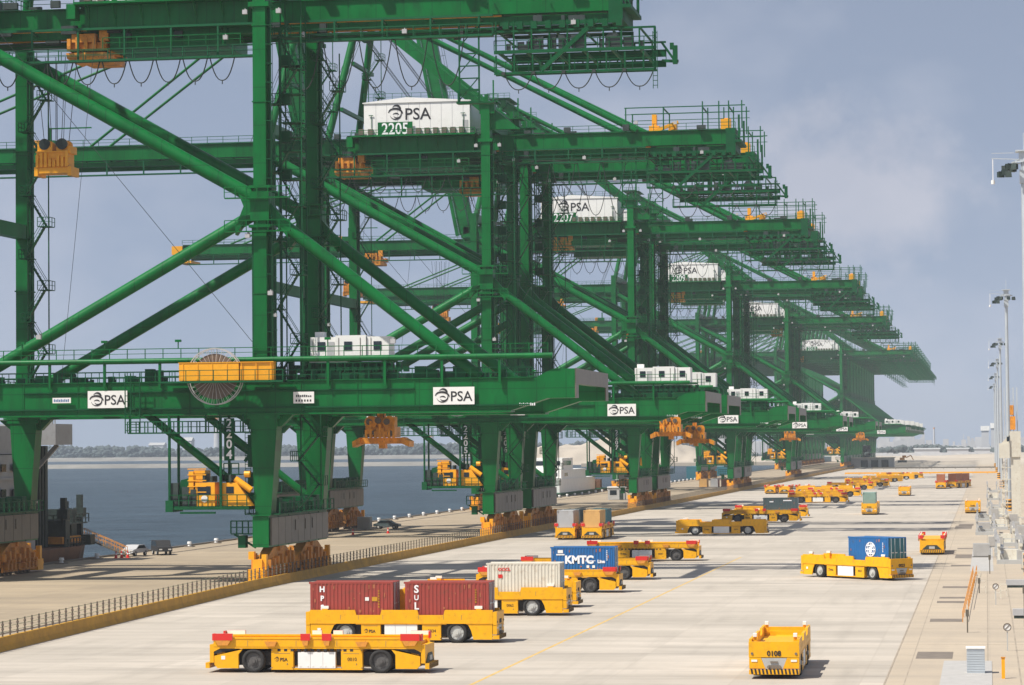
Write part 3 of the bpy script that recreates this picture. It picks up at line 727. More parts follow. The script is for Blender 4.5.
def legladder():
    b = CB(); x = XL-1.9; y = -HA-.4
    b.box(x-.05, x+.0, y, y+.06, 7, 17.4); b.box(x+.55, x+.6, y, y+.06, 7, 17.4)
    for k in range(22): b.box(x, x+.6, y, y+.06, 7.2+.46*k, 7.26+.46*k)
    rnd = random.Random(11)
    for k in range(5):    # gusset and junction-box lumps up the leg
        z = 8+2.0*k; b.box(x+.2, x+1.2, y+.2, y+1.2, z, z+.9+rnd.random())
    b.bar((x-1.6, y+.6, 14.6), (x+.8, y+.6, 13.0), .3, .3); b.bar((x-.2, y+.6, 12.6), (x+1.4, y+.6, 14.8), .3, .3)
    b.bar((x+.4, y+.6, 10.3), (x+1.4, y+.6, 12.2), .3, .4)
    b.box(x-1.6, x+.9, y, y+1.4, 5.0, 5.1); b.rail_x(x-1.6, x+.9, y, 5.1, 1.3, .6, .06); b.bar((x-1.4, y+.7, 5.0), (x+.9, y+.7, 3.6), .2, .2); b.box(x-.9, x-.1, y+.2, y+1.2, 3.6, 4.9)
    return b
def rigging():
    b = CB()
    for y in (-2.6, -1.2, 1.2, 2.6):
        b.tube((-88, y, 68), (-103, y, 88.5), .04, 4); b.tube((-112, y, 61.2), (-38, y, 61.0), .04, 4); b.tube((-112, y, 58.4), (-40, y, 58.2), .04, 4); b.tube((-103, y, 88), (-113.5, y, 62), .04, 4)
    b.tube((-106.5, -9, 62), (-75, -12.9, 25), .03, 4); b.tube((-96, -12.3, 20), (-92, -12.3, 58), .025, 4)
    return b
def floods():
    b = CB()
    for x, y, z in ((XL-1.2, -13, 35.8), (XL+1.2, -13, 29.8), (XL-1.4, -12.8, 59.2), (XL+2.2, -12.8, 59.2), (XW+1.2, -13, 34), (-98, -13.2, 25.6), (-60, -13.2, 24.6), (-79.5, -6.3, 57.6), (-71, -6.2, 57.6), (-60, -6.2, 57.6), (-52, -6, 62.8), (-46, -6, 62.6), (-42, -5.9, 58)):
        b.box(x-.25, x+.25, y-.2, y+.2, z, z+.45); b.box(x-.04, x+.04, y, y+.9, z+.45, z+.6)
    return b
def trays():
    b = CB()
    for s in (-1, 1):
        y = s*HA
        b.box(XL+.7, XL+.95, y-.3, y+.3, 21, 60); b.box(XL-.95, XL-.7, y-.9, y-.5, 21, 37)
        b.box(XW+.7, XW+1.0, y-.2, y+.2, 21, 60)
        for z in range(22, 60, 2): b.box(XL+.65, XL+1.3, y-1.2, y-.5, z, z+.07); b.box(XW+.65, XW+1.3, y-1.2, y-.5, z, z+.07)
        b.box(XL+1.25, XL+1.3, y-1.2, y-1.14, 21, 60); b.box(XL+1.25, XL+1.3, y-.56, y-.5, 21, 60); b.box(XW+1.25, XW+1.3, y-1.2, y-1.14, 21, 60)
    b.box(-110, -46, -HA-1.2, -HA-1.0, 18.1, 18.25); b.box(-100, -58, -HA-1.16, -HA-1.0, 19.9, 20.0)
    for x in (XL, XW): b.rail_y(x-.7, -10, 10, 20.6, 1.1, 1.6, .04); b.rail_y(x+.7, -10, 10, 63.9, 1.1, 1.6, .04)
    return b
def equip():
    b = CB(); rnd = random.Random(14)
    for k in range(60):
        x = -110+rnd.random()*68; y = rnd.choice((-4.6, -2.4, 2.2, 4.3)); z = rnd.choice((58.3, 59.0, 61.95, 61.95)); b.box(x, x+.3+rnd.random()*1.5, y-.25, y+.25, z, z+.3+rnd.random()*.7)
    for k in range(30):
        x = -50+rnd.random()*15; b.box(x, x+.2+rnd.random()*.8, -5.6, -5.2, 55.6, 56+rnd.random()*1.2)
    return b
def equip2():
    b = CB(); rnd = random.Random(15)
    for k in range(26):
        x = -112+rnd.random()*62; y = rnd.choice((-HA, HA)); b.box(x, x+.3+rnd.random()*1.2, y-.5, y+.5, 21.01, 21.5+rnd.random()*.9)
    for k in range(14):
        x = XL-3+rnd.random()*6; b.box(x, x+.5, -9.5, -8.7, 21, 22+rnd.random()*1.5)
    for z in range(42, 58, 4): b.box(XL+1.4, XL+2.6, -9.8, -9.0, z, z+1.2)
    return b
def numboard(): return MB().box(-.55, .55, -.04, .04, -2.2, 2.2)

def crane(c, num, label, raised=False, detail=2, trolley=-96, ptx=-50.0, signs=True, group='ship-to-shore quay cranes in a long row'):
    g = empty('ship_to_shore_crane', (CX, c, 0), 0, label, 'crane', group)
    d = detail
    for s in (-1, 1):
        part(g, 'leg', 'legls', leg_ls, 'green', (0, s*HA, 0)); part(g, 'leg', 'legws', leg_ws, 'green', (0, s*HA, 0))
        part(g, 'portal_beam', 'pbeam', portal_beam, 'green', (0, s*HA, 0))
        nz_ = (XL-.9, 39.9); n2 = (XL-.9, 37.8)
        part(g, 'diagonal_brace', 'br1', brace((XW, 58.8), (XL-.5, 39.9), .74), 'green', (0, s*HA, 0))
        part(g, 'diagonal_brace', 'br2', brace((XL-.5, 38.6), (XW+1.6, 20.95), .66), 'green', (0, s*HA, 0))
        part(g, 'diagonal_brace', 'br3', brace((XL+.5, 38.6), (-51.2, 20.95), .66), 'green', (0, s*HA, 0))
        part(g, 'diagonal_brace', 'br4', brace((-86.9, 17.7), (XL-.8, 8.4), .42), 'green', (0, s*HA, 0))
    for x, k in ((XL, 'l'), (XW, 'w')):
        sl = part(g, 'sill_beam', 'sill'+k, sill(x), 'green')
        if d: part(sl, 'side_panel', 'sillp'+k, sillpanel(x), 'steel_grey')  # grey-brown of light reflected on the +X face, put into the panel colour
        if d: part(g, 'sill_walkway', 'silld'+k, silldeck(x), 'green_dull')
        for y in (-7.2, 7.2):
            bo = part(g, 'bogie', 'bogie%s%d' % (k, y), bogie(x, y, int(y)+20), 'rust')
            if d > 1:
                for q in (-4.7, -3.5, -2.3, -1.1, 1.1, 2.3, 3.5, 4.7): part(bo, 'wheel', 'bwheel', wheelm(), 'patch', (x-CX, y+q, .48))
        if d:
            for s in (-1, 1): part(g, 'end_buffer', 'buf%s%d' % (k, s), endbuffer(x, s), 'yellow_o')
    part(g, 'end_beam', 'ebeam', end_beam, 'green')
    for i, q in enumerate(((-114.4, -113.2, 10.4, 19.2, 20.8), (XL-.7, XL+.7, 10.4, 17.9, 20.6), (XW-.7, XW+.7, 10.4, 17.9, 20.6), (XL-.6, XL+.6, 10.2, 62.2, 63.9), (XW-.7, XW+.7, 10.2, 62.2, 63.9), (XW-.6, XW+.6, 10.2, 38, 39.6))): part(g, 'cross_beam', 'tie%d' % i, tie(*q), 'green')
    part(g, 'end_plate', 'eplate', end_plate, 'steel_grey')
    # upper works
    for s in (-1, 1):
        gi = part(g, 'main_girder', 'mgird', girder(-112, -37), 'green', (0, s*3.4, 0))
        if d > 1: part(gi, 'trolley_rail', 'trail', railstrip(-112, -50), 'orange')
    if d: part(g, 'girder_walkway', 'topst', topstuff(-112, -37), 'green_rail')
    part(g, 'tail_frame', 'tail', tail, 'green_dull'); part(g, 'service_gantry', 'toprig', toprig, 'green_rail')
    if d: part(g, 'service_hoist', 'hoist', hoist, 'yellow_o'); part(g, 'hoist_drum', 'hoiste', hoist_end, 'yellow_o')
    part(g, 'machine_deck', 'mdeck', platform_up, 'green')
    h = part(g, 'machine_house', 'mhouse', house, 'white')
    if d:
        part(h, 'railing', 'hrail', houserail, 'green_rail')
        for k in range(9): part(h, 'seam', 'hseam', lambda: MB().box(-.025, .025, -.015, .02, 62.3, 67.1), 'cgrey', (-92.7+1.72*k-CX, -5.3, 0))
        part(h, 'door', 'hdoor', lambda: MB().box(-.45, .45, -.03, .02, 62.3, 64.3), 'cgrey', (-78.6-CX, -5.3, 0))
        for i in range(7): part(h, 'vent', 'vent', vent, 'reel', (-87.3+1.36*i-CX, -5.3, 62.75))
        part(h, 'vent', 'vent', vent, 'reel', (-94.9-CX, -5.6, 62.75)); part(h, 'vent', 'vent', vent, 'reel', (-93.5-CX, -5.3, 62.75))
        e = part(h, 'emblem', 'emblem', emblem_mb, 'lettering', (-89.6-CX, -5.33, 65.7)); e.scale = (2.0, 1.6, 2.1)
        text(h, 'lettering', 'PSA', 2.55, 'lettering', (-86.1-CX, -5.33, 65.35), bold=.02)
        np_ = part(h, 'number_panel', 'npan', lambda: MB().box(-2.75, 2.75, -.03, .03, -1.12, 1.12), 'green', (-89.6-CX, -5.62, 63.1))
        text(np_, 'number', num, 2.5, 'white_letter', (0, -.05, .0), bold=.03, sx=.86)
    part(g, 'a_frame', 'afr', aframe, 'green'); part(g, 'a_frame_rear_leg', 'arl', rearleg, 'green'); part(g, 'leg_cap', 'lcap', legcap, 'green')
    for s in (-1, 1):
        part(g, 'backstay', 'bs%d' % s, stays([((-102.6, s*4.4, 88.6), (-51.3+s*.9, s*4.3, 61.9))], .42), 'green')
    if d:
        part(g, 'underslung_walkway', 'lwl', lowwalk(-112, -76, 55.95), 'green_rail'); part(g, 'underslung_walkway', 'lwr', lowwalk(-73.2, -50.6, 57.3), 'green_rail')
        part(g, 'festoon', 'fes1', festoon(-111.5, -77, 55.7, 3.0, 2.4), 'cable'); part(g, 'festoon', 'fes2', festoon(-73.0, -50, 57.0, 3.9, 5.0), 'cable'); part(g, 'festoon', 'fes3', festoon(-49.5, -33.2, 52.9, 3.2, 1.6), 'cable')
        part(g, 'beam_railing', 'brail', beamrail, 'green_rail'); part(g, 'catwalk', 'catw', catwalk, 'green'); part(g, 'lower_gallery', 'ugal', undergal, 'green_dull')
        for s in (-1, 1): part(g, 'leg_platform', 'npl', nodeplat, 'green', (0, s*HA, 0))
        part(g, 'stair_tower', 'st1', stairs(XL+2.3, -HA+1.3, 21.2, 58, 2.2), 'green_dull'); part(g, 'stair_tower', 'st2', stairs(XL+2.3, HA-3, 21.2, 58, 2.2), 'green_dull')
        part(g, 'stair_tower', 'st3', stairs(XL+2.5, -2.5, 7.3, 20, 2.2, 2.6), 'green_dull'); part(g, 'stair_tower', 'st4', stairs(XW+2.3, HA-3, 21.2, 60, 2.2), 'green_dull')
        part(g, 'stair_tower', 'st6', stairs(-101.0, -5, 63, 88, 2.2, 3.2), 'green_dull')
        part(g, 'ladder_tower', 'lad', mast_towers, 'green_dull')
        part(g, 'leg_ladder', 'legl', legladder, 'green_dull')
    if d > 1:
        nb = part(g, 'number_board', 'nboard', numboard, 'green_dull', (-77.6-CX, -HA-1.2, 14.9)); text(nb, 'number', num, 1.25, 'white_letter', (0, -.06, 0), bold=.03, vert=True)
    # lashing platform with its cabin
    part(g, 'cabin_platform', 'cplat', cabinplat, 'green_dull')
    if d: part(g, 'platform_machinery', 'cplm', lambda: (lambda q, r_: ([q.box(x, x+.3+.5*r_.random(), -13.0, -10.2, 8.0, 8.6+1.9*r_.random()) for x in (-83.8, -83.2, -82.6, -82.1, -81.7)], [q.box(x, x+.25, -12.9, -11, 10.5, 11.0+.6*r_.random()) for x in (-80.4, -79.6, -78.6, -77.6)], q)[2])(CB(), random.Random(2)), 'dark')['kind'] = 'stuff'
    oc = part(g, 'operator_cabin', 'opcab', opcab, 'yellow_o')
    if d: part(oc, 'window', 'opwin', opwin, 'glass'); part(oc, 'decal', 'decal', decal, 'white')
    if d:
        rr = part(g, 'cable_reel', 'reel', reel, 'cgrey'); part(rr, 'cable_coil', 'reelc', reelcore, 'reel')
        part(g, 'reel_housing', 'reelb', reelbox, 'yellow_o'); part(g, 'reel_deck', 'reeld', reeldeck, 'green_rail')
    if signs:
        y = -HA-1.3
        psa_sign(g, -90.7-CX, y, 19.2); psa_sign(g, -53.8-CX, y, 19.15)
        if d > 1:
            sp = part(g, 'notice_plate', 'gsign', gate_sign, 'white', (-69.6-CX, y, 19.15)); part(sp, 'marks', 'smarks', smallmarks, 'lettering')
            sp = part(g, 'notice_plate', 'bsign', bluesign, 'white', (-95.7-CX, y, 19.15)); part(sp, 'marks', 'bmarks', bluemarks, 'cblue')
            part(g, 'marks', 'bwm', bluemarks, 'white_letter', (-46.2-CX, -HA-.93, 18.2))
    if d:
        part(g, 'rigging', 'rig', rigging, 'cable'); part(g, 'floodlights', 'flood', floods, 'cgrey'); part(g, 'cable_tray', 'tray', trays, 'green_dull'); part(g, 'girder_equipment', 'geq', equip, 'dark')['kind'] = 'stuff'; part(g, 'deck_equipment', 'deq', equip2, 'green_dull')['kind'] = 'stuff'
    # boom
    if raised:
        piv = Vector((-112.2-CX, 0, 60.2)); ang = R(79)
        bo = bpy.data.objects.new('boom', None); col.objects.link(bo); bo.parent = g; bo.location = piv; bo.rotation_euler = (0, ang, 0)
        sub = Vector((-piv.x, 0, -piv.z))
        for s in (-1, 1): part(bo, 'boom_girder', 'boomg', girder(-186, -112.4), 'green', sub+Vector((0, s*3.4, 0)))
        part(bo, 'boom_tie', 'boomt', topstuff(-186, -112.4), 'green_rail', sub)
    else:
        for s in (-1, 1):
            part(g, 'boom_girder', 'boomg', girder(-186, -112.1), 'green', (0, s*3.4, 0))
            part(g, 'forestay', 'fs%d' % s, stays([((-103.5, s*4.6, 88.6), (-139.5, s*3.4, 61.9))], .22), 'green')
            part(g, 'forestay', 'ft%d' % s, stays([((-103.5, s*4.6, 88.9), (-174.5, s*3.4, 61.9))], .22), 'green')
        if d:
            part(g, 'boom_walkway', 'boomt', topstuff(-186, -112.4), 'green_rail'); part(g, 'underslung_walkway', 'boomw', lambda: (lambda q: (q.box(-184, -112.2, -6.1, -5.3, 57.0, 57.2), [q.box(x-.1, x+.1, -5.8, -5.6, 57.2, 59.3) for x in range(-184, -112, 6)], q)[-1])(CB()), 'green_rail')
            part(g, 'boom_tip', 'btip', lambda: CB().box(-188.6, -186.02, -4.4, 4.4, 59.6, 61.6).box(-187.5, -184, -4, 4, 57.6, 58.2), 'yellow_o')
            part(g, 'boom_post', 'bpost', lambda: CB().box(-146, -145.6, -4.4, -4.0, 61.9, 65).box(-146, -139, -4.3, -4.1, 64.8, 65).box(-147.5, -145, -4.6, -3, 61.9, 63), 'green')
            part(g, 'boom_winch', 'bwin', lambda: CB().box(-148.6, -147.4, -4.2, -2.6, 61.9, 63.1), 'orange')
    if d: part(g, 'trolley', 'mtr%d' % int(trolley*10), mtrolley(trolley), 'orange')
    pt = part(g, 'portal_trolley', 'ptr', ptrolley, 'green_dull', (ptx-CX, 0, 0))
    ph = part(pt, 'control_room', 'phouse', phouse, 'white')
    if d:
        for x, y in ((-1.1, -9.53), (1.2, -9.53), (2.3, -9.33), (-3.9, -9.33)): part(ph, 'seam', 'pseam', lambda: MB().box(-.03, .03, -.01, .02, 23.3, 25.4), 'steel_grey', (x, y, 0))
        part(ph, 'door', 'pdoor', lambda: MB().box(-.38, .38, -.03, .02, 23.3, 25.0), 'cgrey', (-2.0, -9.33, 0))
        for x, y in ((-3.0, -9.34), (-.1, -9.54), (3.0, -9.34)): part(ph, 'window', 'pwin', pwin, 'glass', (x, y, 0))
    return g

def spreader_mb(ropes=12, x=0):
    b = MB(); rnd = random.Random(6)
    b.box(-2.0, 2.0, -6.2, 6.2, -.35, .15); b.box(-1.9, 1.9, -2.2, 2.2, .2, 1.3); b.box(-1.7, -.2, -2.0, 2.0, 1.3, 2.5); b.box(.1, 1.6, -1.8, 1.8, 1.3, 2.2)
    for s in (-1, 1):
        b.box(-2.1, 2.1, s*6.1-.3, s*6.1+.3, -.7, .3)
        for t in (-1, 1): b.box(t*2.0-.2, t*2.0+.2, s*6.1-.35, s*6.1+.35, -1.3, .5); b.tube((t*1.1, s*1.4, 2.4), (t*1.1, s*1.9, 2.4), .6, 10)
    for k in range(8): b.box(-1.9+.5*k, -1.6+.5*k, -2.45, -2.2, .2, .9+rnd.random()*1.3)
    return b
def headblock_mb():
    b = MB(); rnd = random.Random(12)
    b.box(-2.0, 2.0, -1.3, 1.3, -.9, -.3); b.box(-1.9, 1.6, -1.2, 1.2, -.3, 1.5); b.box(-1.8, -.1, -1.2, 1.1, 1.5, 2.4); b.box(.3, 1.9, -1.0, 1.3, 1.3, 2.1)
    for t in (-1, 1): b.box(t*1.9-.2, t*1.9+.2, -1.4, 1.4, -1.2, -.2); b.tube((t*1.0, -1.0, 2.3), (t*1.0, -.4, 2.3), .55, 12); b.tube((t*1.0, .4, 2.3), (t*1.0, 1.0, 2.3), .55, 12)
    for k in range(8): b.box(-1.9+.48*k, -1.6+.48*k, -1.5, -1.2, -.2, .5+rnd.random()*1.3)
    for z in (0, .8, 1.4): b.box(-1.95, 1.95, -1.36, -1.25, z, z+.12)
    return b
def spreader_side_mb():    # portal spreader, length across the quay
    b = MB(); rnd = random.Random(8)
    b.box(-2.6, 2.6, -.7, .7, -.2, .45); b.box(-1.6, 1.6, -1.5, 1.5, .5, 1.6); b.box(-1.3, 1.3, -1.3, 1.3, 1.6, 2.7)
    for s in (-1, 1):
        b.prism_y([(s*2.3, -.2), (s*3.1, -.55), (s*3.15, .05), (s*2.3, .5)], -1.2, 1.2); b.tube((s*1.0, -1.6, 2.1), (s*1.0, -1.2, 2.1), .7, 10); b.tube((s*1.1, -1.7, 1.0), (s*1.1, -1.4, 1.0), .5, 8)
    for k in range(7): b.box(-1.6+.5*k, -1.35+.5*k, -1.8, -1.5, .4, 1.0+rnd.random()*1.3)
    b.box(-.35, .35, -.6, .6, -.7, -.2); b.box(-.5, .2, -.6, .6, 2.7, 3.2)
    return b
def hang(x, y, z, ztop, label, kind='long', mt='orange'):
    g = empty('container_spreader', (x, y, z), 0, label, 'spreader', 'spreaders hanging from the cranes')
    part(g, 'frame', 'spr'+kind, headblock_mb if kind == 'long' else spreader_side_mb, mt)
    if kind == 'long':
        for t in (-1, 1): part(g, 'sheave', 'shv', lambda: MB().tube((0, -1.25, 0), (0, -1.05, 0), .62, 16), 'dark', (t*1.0, 0, 2.3))
    else:
        for x_, z_, r_ in ((-1.15, 2.15, .34), (-.2, 2.3, .34), (.75, 2.15, .34), (-.7, 1.0, .22), (1.15, .9, .26)): part(g, 'sheave', 'shv%.1f' % r_, lambda: MB().tube((0, -1.72, 0), (0, -1.42, 0), r_, 14).box(-.07, .07, -1.78, -1.72, -r_*.9, r_*.9), 'reel', (x_, 0, z_))
        part(g, 'motor', 'mtrb', lambda: MB().box(-1.5, -.9, -1.7, -1.5, .5, .85).box(-.9, .2, -1.65, -1.5, .62, .74), 'dark'); part(g, 'end_plate', 'epl', lambda: MB().box(-.4, .5, -1.72, -1.5, .55, 1.5), 'rust'); part(g, 'end_plate', 'epl2', lambda: MB().box(.6, .9, -1.62, -1.5, 1.2, 2.0), 'rust')
    L = ztop-z-2.2
    def ropes():
        q = MB()
        for sx in (-1.7, -.6, .6, 1.7):
            for sy in (-1.2, 1.2): q.tube((sx*.55, sy, 2.0), (sx, sy*1.6, L+2.2), .04, 4)
        return q
    part(g, 'rope', 'rope%.1f' % L, ropes, 'cable')
    return g

# numbered row, nearest first
crane(294.7, '2204', 'nearest green quay crane, with the large cable reel behind a yellow housing on its beam', trolley=-95.3, ptx=-65.5)
crane(428.7, '2205', 'second green quay crane from the left, with the largest white machine house in view', trolley=-97, ptx=-48.0)
crane(464.3, '2206', 'green quay crane with raised boom standing just behind the one numbered 2205', raised=True, trolley=-84, ptx=-47.6)
crane(603.7, '2207', 'raised-boom green quay crane whose machine house is the middle-sized white one', raised=True, trolley=-90, ptx=-50)
crane(640.0, '2208', 'green quay crane with lowered boom, directly behind the one numbered 2207', trolley=-140, ptx=-60)
crane(833.0, '2209', 'green quay crane whose white machine house is third in size', detail=1, trolley=-90, ptx=-52)
crane(869.0, '2210', 'green quay crane directly behind the one numbered 2209', detail=1, trolley=-132, ptx=-70)
crane(1075.5, '2211', 'hazy green quay crane, first of the pair beyond the one numbered 2209', detail=1, trolley=-150, ptx=-52)
crane(1111.5, '2212', 'hazy green quay crane, second of the pair beyond the one numbered 2209', detail=1, trolley=-81, ptx=-68)
crane(1476.0, '2213', 'distant green quay crane at the front of the far crowded stretch of the row', detail=1, ptx=-48)
for i in range(11):
    lab = 'distant blue-green quay crane, one of the tightly packed far end of the row'
    if i == 10: lab = 'very last quay crane at the far end of the row'
    crane(1512.0+36*i, '2214', lab, detail=0, signs=False, ptx=-48+(i % 3)*2, group='tightly packed cranes at the far end of the row' if i < 10 else None)

hang(-100.5, 294.7, 45.2, 57, 'yellow spreader hanging high on ropes left of the nearest crane, against the sky', mt='yellow_o')
hang(-64.0, 294.7, 14.5, 21.2, 'orange spreader hanging under the beam of the nearest crane, between two emblem signs', 'side')
hang(-47.8, 428.7, 15.4, 21.2, 'yellow-orange spreader under the beam end of the crane numbered 2205', 'side')
hang(-47.7, 464.3, 14.3, 21.2, 'big orange spreader under the beam end of the raised crane behind number 2205', 'side')
hang(-63, 603.7, 14.5, 21.2, 'brown-orange spreader just right of the big orange one under the middle beams', 'side', 'rust')
hang(-57.5, 833, 15.0, 21.2, 'orange spreader under the beam left of the small fourth emblem sign', 'side')
hang(-47.5, 1075.5, 15.0, 21.2, 'small orange spreader under the beam of the first hazy crane pair', 'side')
hang(-146, 640, 50.5, 57, 'orange spreader hanging from the boom seen between the tall green legs', mt='orange')
hang(-125, 640, 44.2, 57, 'orange-brown spreader hanging on ropes under the boom, behind the crossing green pipes', mt='rust')
hang(-104, 833, 46, 57, 'small orange spreader hanging in the tangle of pipes behind number 2205', mt='orange')

# ------------------------------------------------------------------ guided vehicles and containers
def cyl_y(b, x, y0, y1, z, r, n=20): return b.tube((x, y0, z), (x, y1, z), r, n)
def tyre_mb():
    b = MB(); r = .74; n = 24
    prof = [(-.3, .50), (-.3, .68), (-.24, .74), (.24, .74), (.3, .68), (.3, .50)]
    vs = []; fs = []
    for i in range(n):
        a = 2*math.pi*i/n
        for y, rr in prof: vs.append((rr*math.cos(a), y, rr*math.sin(a)))
    k = len(prof)
    for i in range(n):
        for j in range(k): fs.append((i*k+j, ((i+1) % n)*k+j, ((i+1) % n)*k+(j+1) % k, i*k+(j+1) % k))
    return b.add(vs, fs, True)
def rim_mb():
    b = MB(); cyl_y(b, 0, -.2, .2, 0, .5); cyl_y(b, 0, -.27, .27, 0, .26, 14); cyl_y(b, 0, -.34, .34, 0, .14, 10)
    for k in range(8):
        a = 2*math.pi*k/8; b.box(.38*math.cos(a)-.035, .38*math.cos(a)+.035, -.23, .23, .38*math.sin(a)-.035, .38*math.sin(a)+.035)
    return b
def wheels(g, rim='rim'):
    for x in (-4.06, 4.06):
        for y in (-1.17, 1.17):
            w = part(g, 'wheel', 'tyre', tyre_mb, 'tyre', (x, y, .74)); part(w, 'rim', 'rim', rim_mb, rim)
        part(g, 'axle', 'axle', lambda: MB().box(-.2, .2, -.9, .9, -.2, .2).box(-.5, .5, -.5, .5, -.1, .6), 'black', (x, 0, .74))
def chev(b, x0, x1, y, z0, z1, n):  # diagonal stripes on a face looking along -y / +y
    w = (x1-x0)/n
    for i in range(n): b.add([(x0+w*i, y, z0), (x0+w*(i+.5), y, z0), (x0+w*(i+.75), y, z1), (x0+w*(i+.25), y, z1)], [(0, 1, 2, 3)])
def nose_stripes(s):
    b = MB()
    if True:
        x = s*7.132; n = 13; w = 2.9/n
        for i in range(n):
            y = -1.45+w*i; b.add([(x, y, .3), (x, y+w*.5, .3), (x, y+w*.75, .62), (x, y+w*.25, .62)], [(0, 1, 2, 3)])
    return b
def flat_body():
    b = MB()
    for s in (-1, 1):     # long side beams
        y0, y1 = (s*1.5-.22, s*1.5) if s > 0 else (-1.5, -1.28)
        b.box(-6.6, 6.6, y0, y1, 1.62, 2.1); b.box(-6.6, 6.6, y0-.03, y1+.03, 2.1, 2.2)
        b.prism_y([(-6.6, 1.3), (-6.6, 1.62), (6.6, 1.62), (6.6, 1.3), (6.2, 1.5), (-6.2, 1.5)], y0+.02, y1-.02)
        for t in (-1, 1):   # end cowls
            b.prism_y([(t*6.35, .28), (t*5.0, .28), (t*5.0, 1.15), (t*4.75, 1.45), (t*6.55, 1.05), (t*6.55, .5)], y0, y1)
    b.box(-6.4, 6.4, -1.26, 1.26, 1.66, 1.95)
    for t in (-1, 1):
        x0, x1 = sorted((t*6.6, t*6.86)); b.box(x0, x1, -1.45, 1.45, .62, 1.75)
        x0, x1 = sorted((t*6.86, t*7.12)); b.box(x0, x1, -1.5, 1.5, .28, .62)
        b.box(t*6.2-.25, t*6.2+.25, -1.25, 1.25, .4, 1.6)
    return b
def flat_boxes():
    b = MB()
    for s in (-1, 1):
        y0, y1 = (1.0, 1.46) if s > 0 else (-1.46, -1.0)
        b.box(-2.9, -1.5, y0, y1, .2, 1.48); b.box(1.55, 2.9, y0, y1, .2, 1.48)
    b.box(-2.9, 2.9, -1.0, 1.0, .35, 1.6)
    b.box(-2.9, 2.9, -1.42, -1.2, .2, .29); b.box(-2.9, 2.9, 1.2, 1.42, .2, .29)
    return b
def batt():
    b = MB()
    for k in range(3):
        x0 = -1.2+.80*k
        b.box(x0, x0+.78, -.21, .21, .3, 1.30); b.box(x0+.1, x0+.2, -.23, .23, .4, .46); b.box(x0+.58, x0+.68, -.23, .23, .4, .46)
    b.box(-1.2, 1.18, -.15, .15, .35, 1.25)
    return b
def flat_dark():
    b = MB(); b.box(-6.1, 6.1, -1.1, 1.1, .45, 1.3)
    for t in (-1, 1): b.prism_y([(t*4.9, 1.5), (t*6.56, 1.5), (t*6.56, 1.15)], -1.46, 1.46)
    for k in range(12): b.box(-2.5+.42*k, -2.3+.42*k, -1.47, -1.3, 1.34, 1.5)
    return b
def seams():
    b = MB()
    for s_ in (-1, 1):
        y0, y1 = sorted((s_*1.462, s_*1.470))
        for x in (-2.86, -1.54, 1.59, 2.86):
            for z in (.3, 1.38): b.box(x-.03, x+.03, y0, y1, z, z+.06)
        for x in (-2.2, 2.2): b.box(x-.5, x+.5, y0, y1, 1.2, 1.22); b.box(x+.3, x+.36, y0, y1, .5, .6)
        y0, y1 = sorted((s_*1.495, s_*1.506))
        for x in (-4.4, -3.1, -1.3, 1.3, 3.1, 4.4): b.box(x-.012, x+.012, y0, y1, 1.66, 2.0)
    return b
def plates():
    b = MB()
    for s_ in (-1, 1):
        y0, y1 = sorted((s_*1.49, s_*1.512)); b.box(-6.1, -5.85, y0, y1, .82, 1.05)
    return b
def guide_out(w): return lambda: MB().box(-w/2, w/2, -.05, .05, 0, .42)
def guide_in(w): return lambda: MB().box(-w/2, w/2, -.05, .05, 0, .40)
def guide_foot(w): return lambda: MB().prism_y([(-w/2+.1, 0), (w/2-.1, 0), (w/4, -.3), (-w/4, -.3)], -.06, .06)
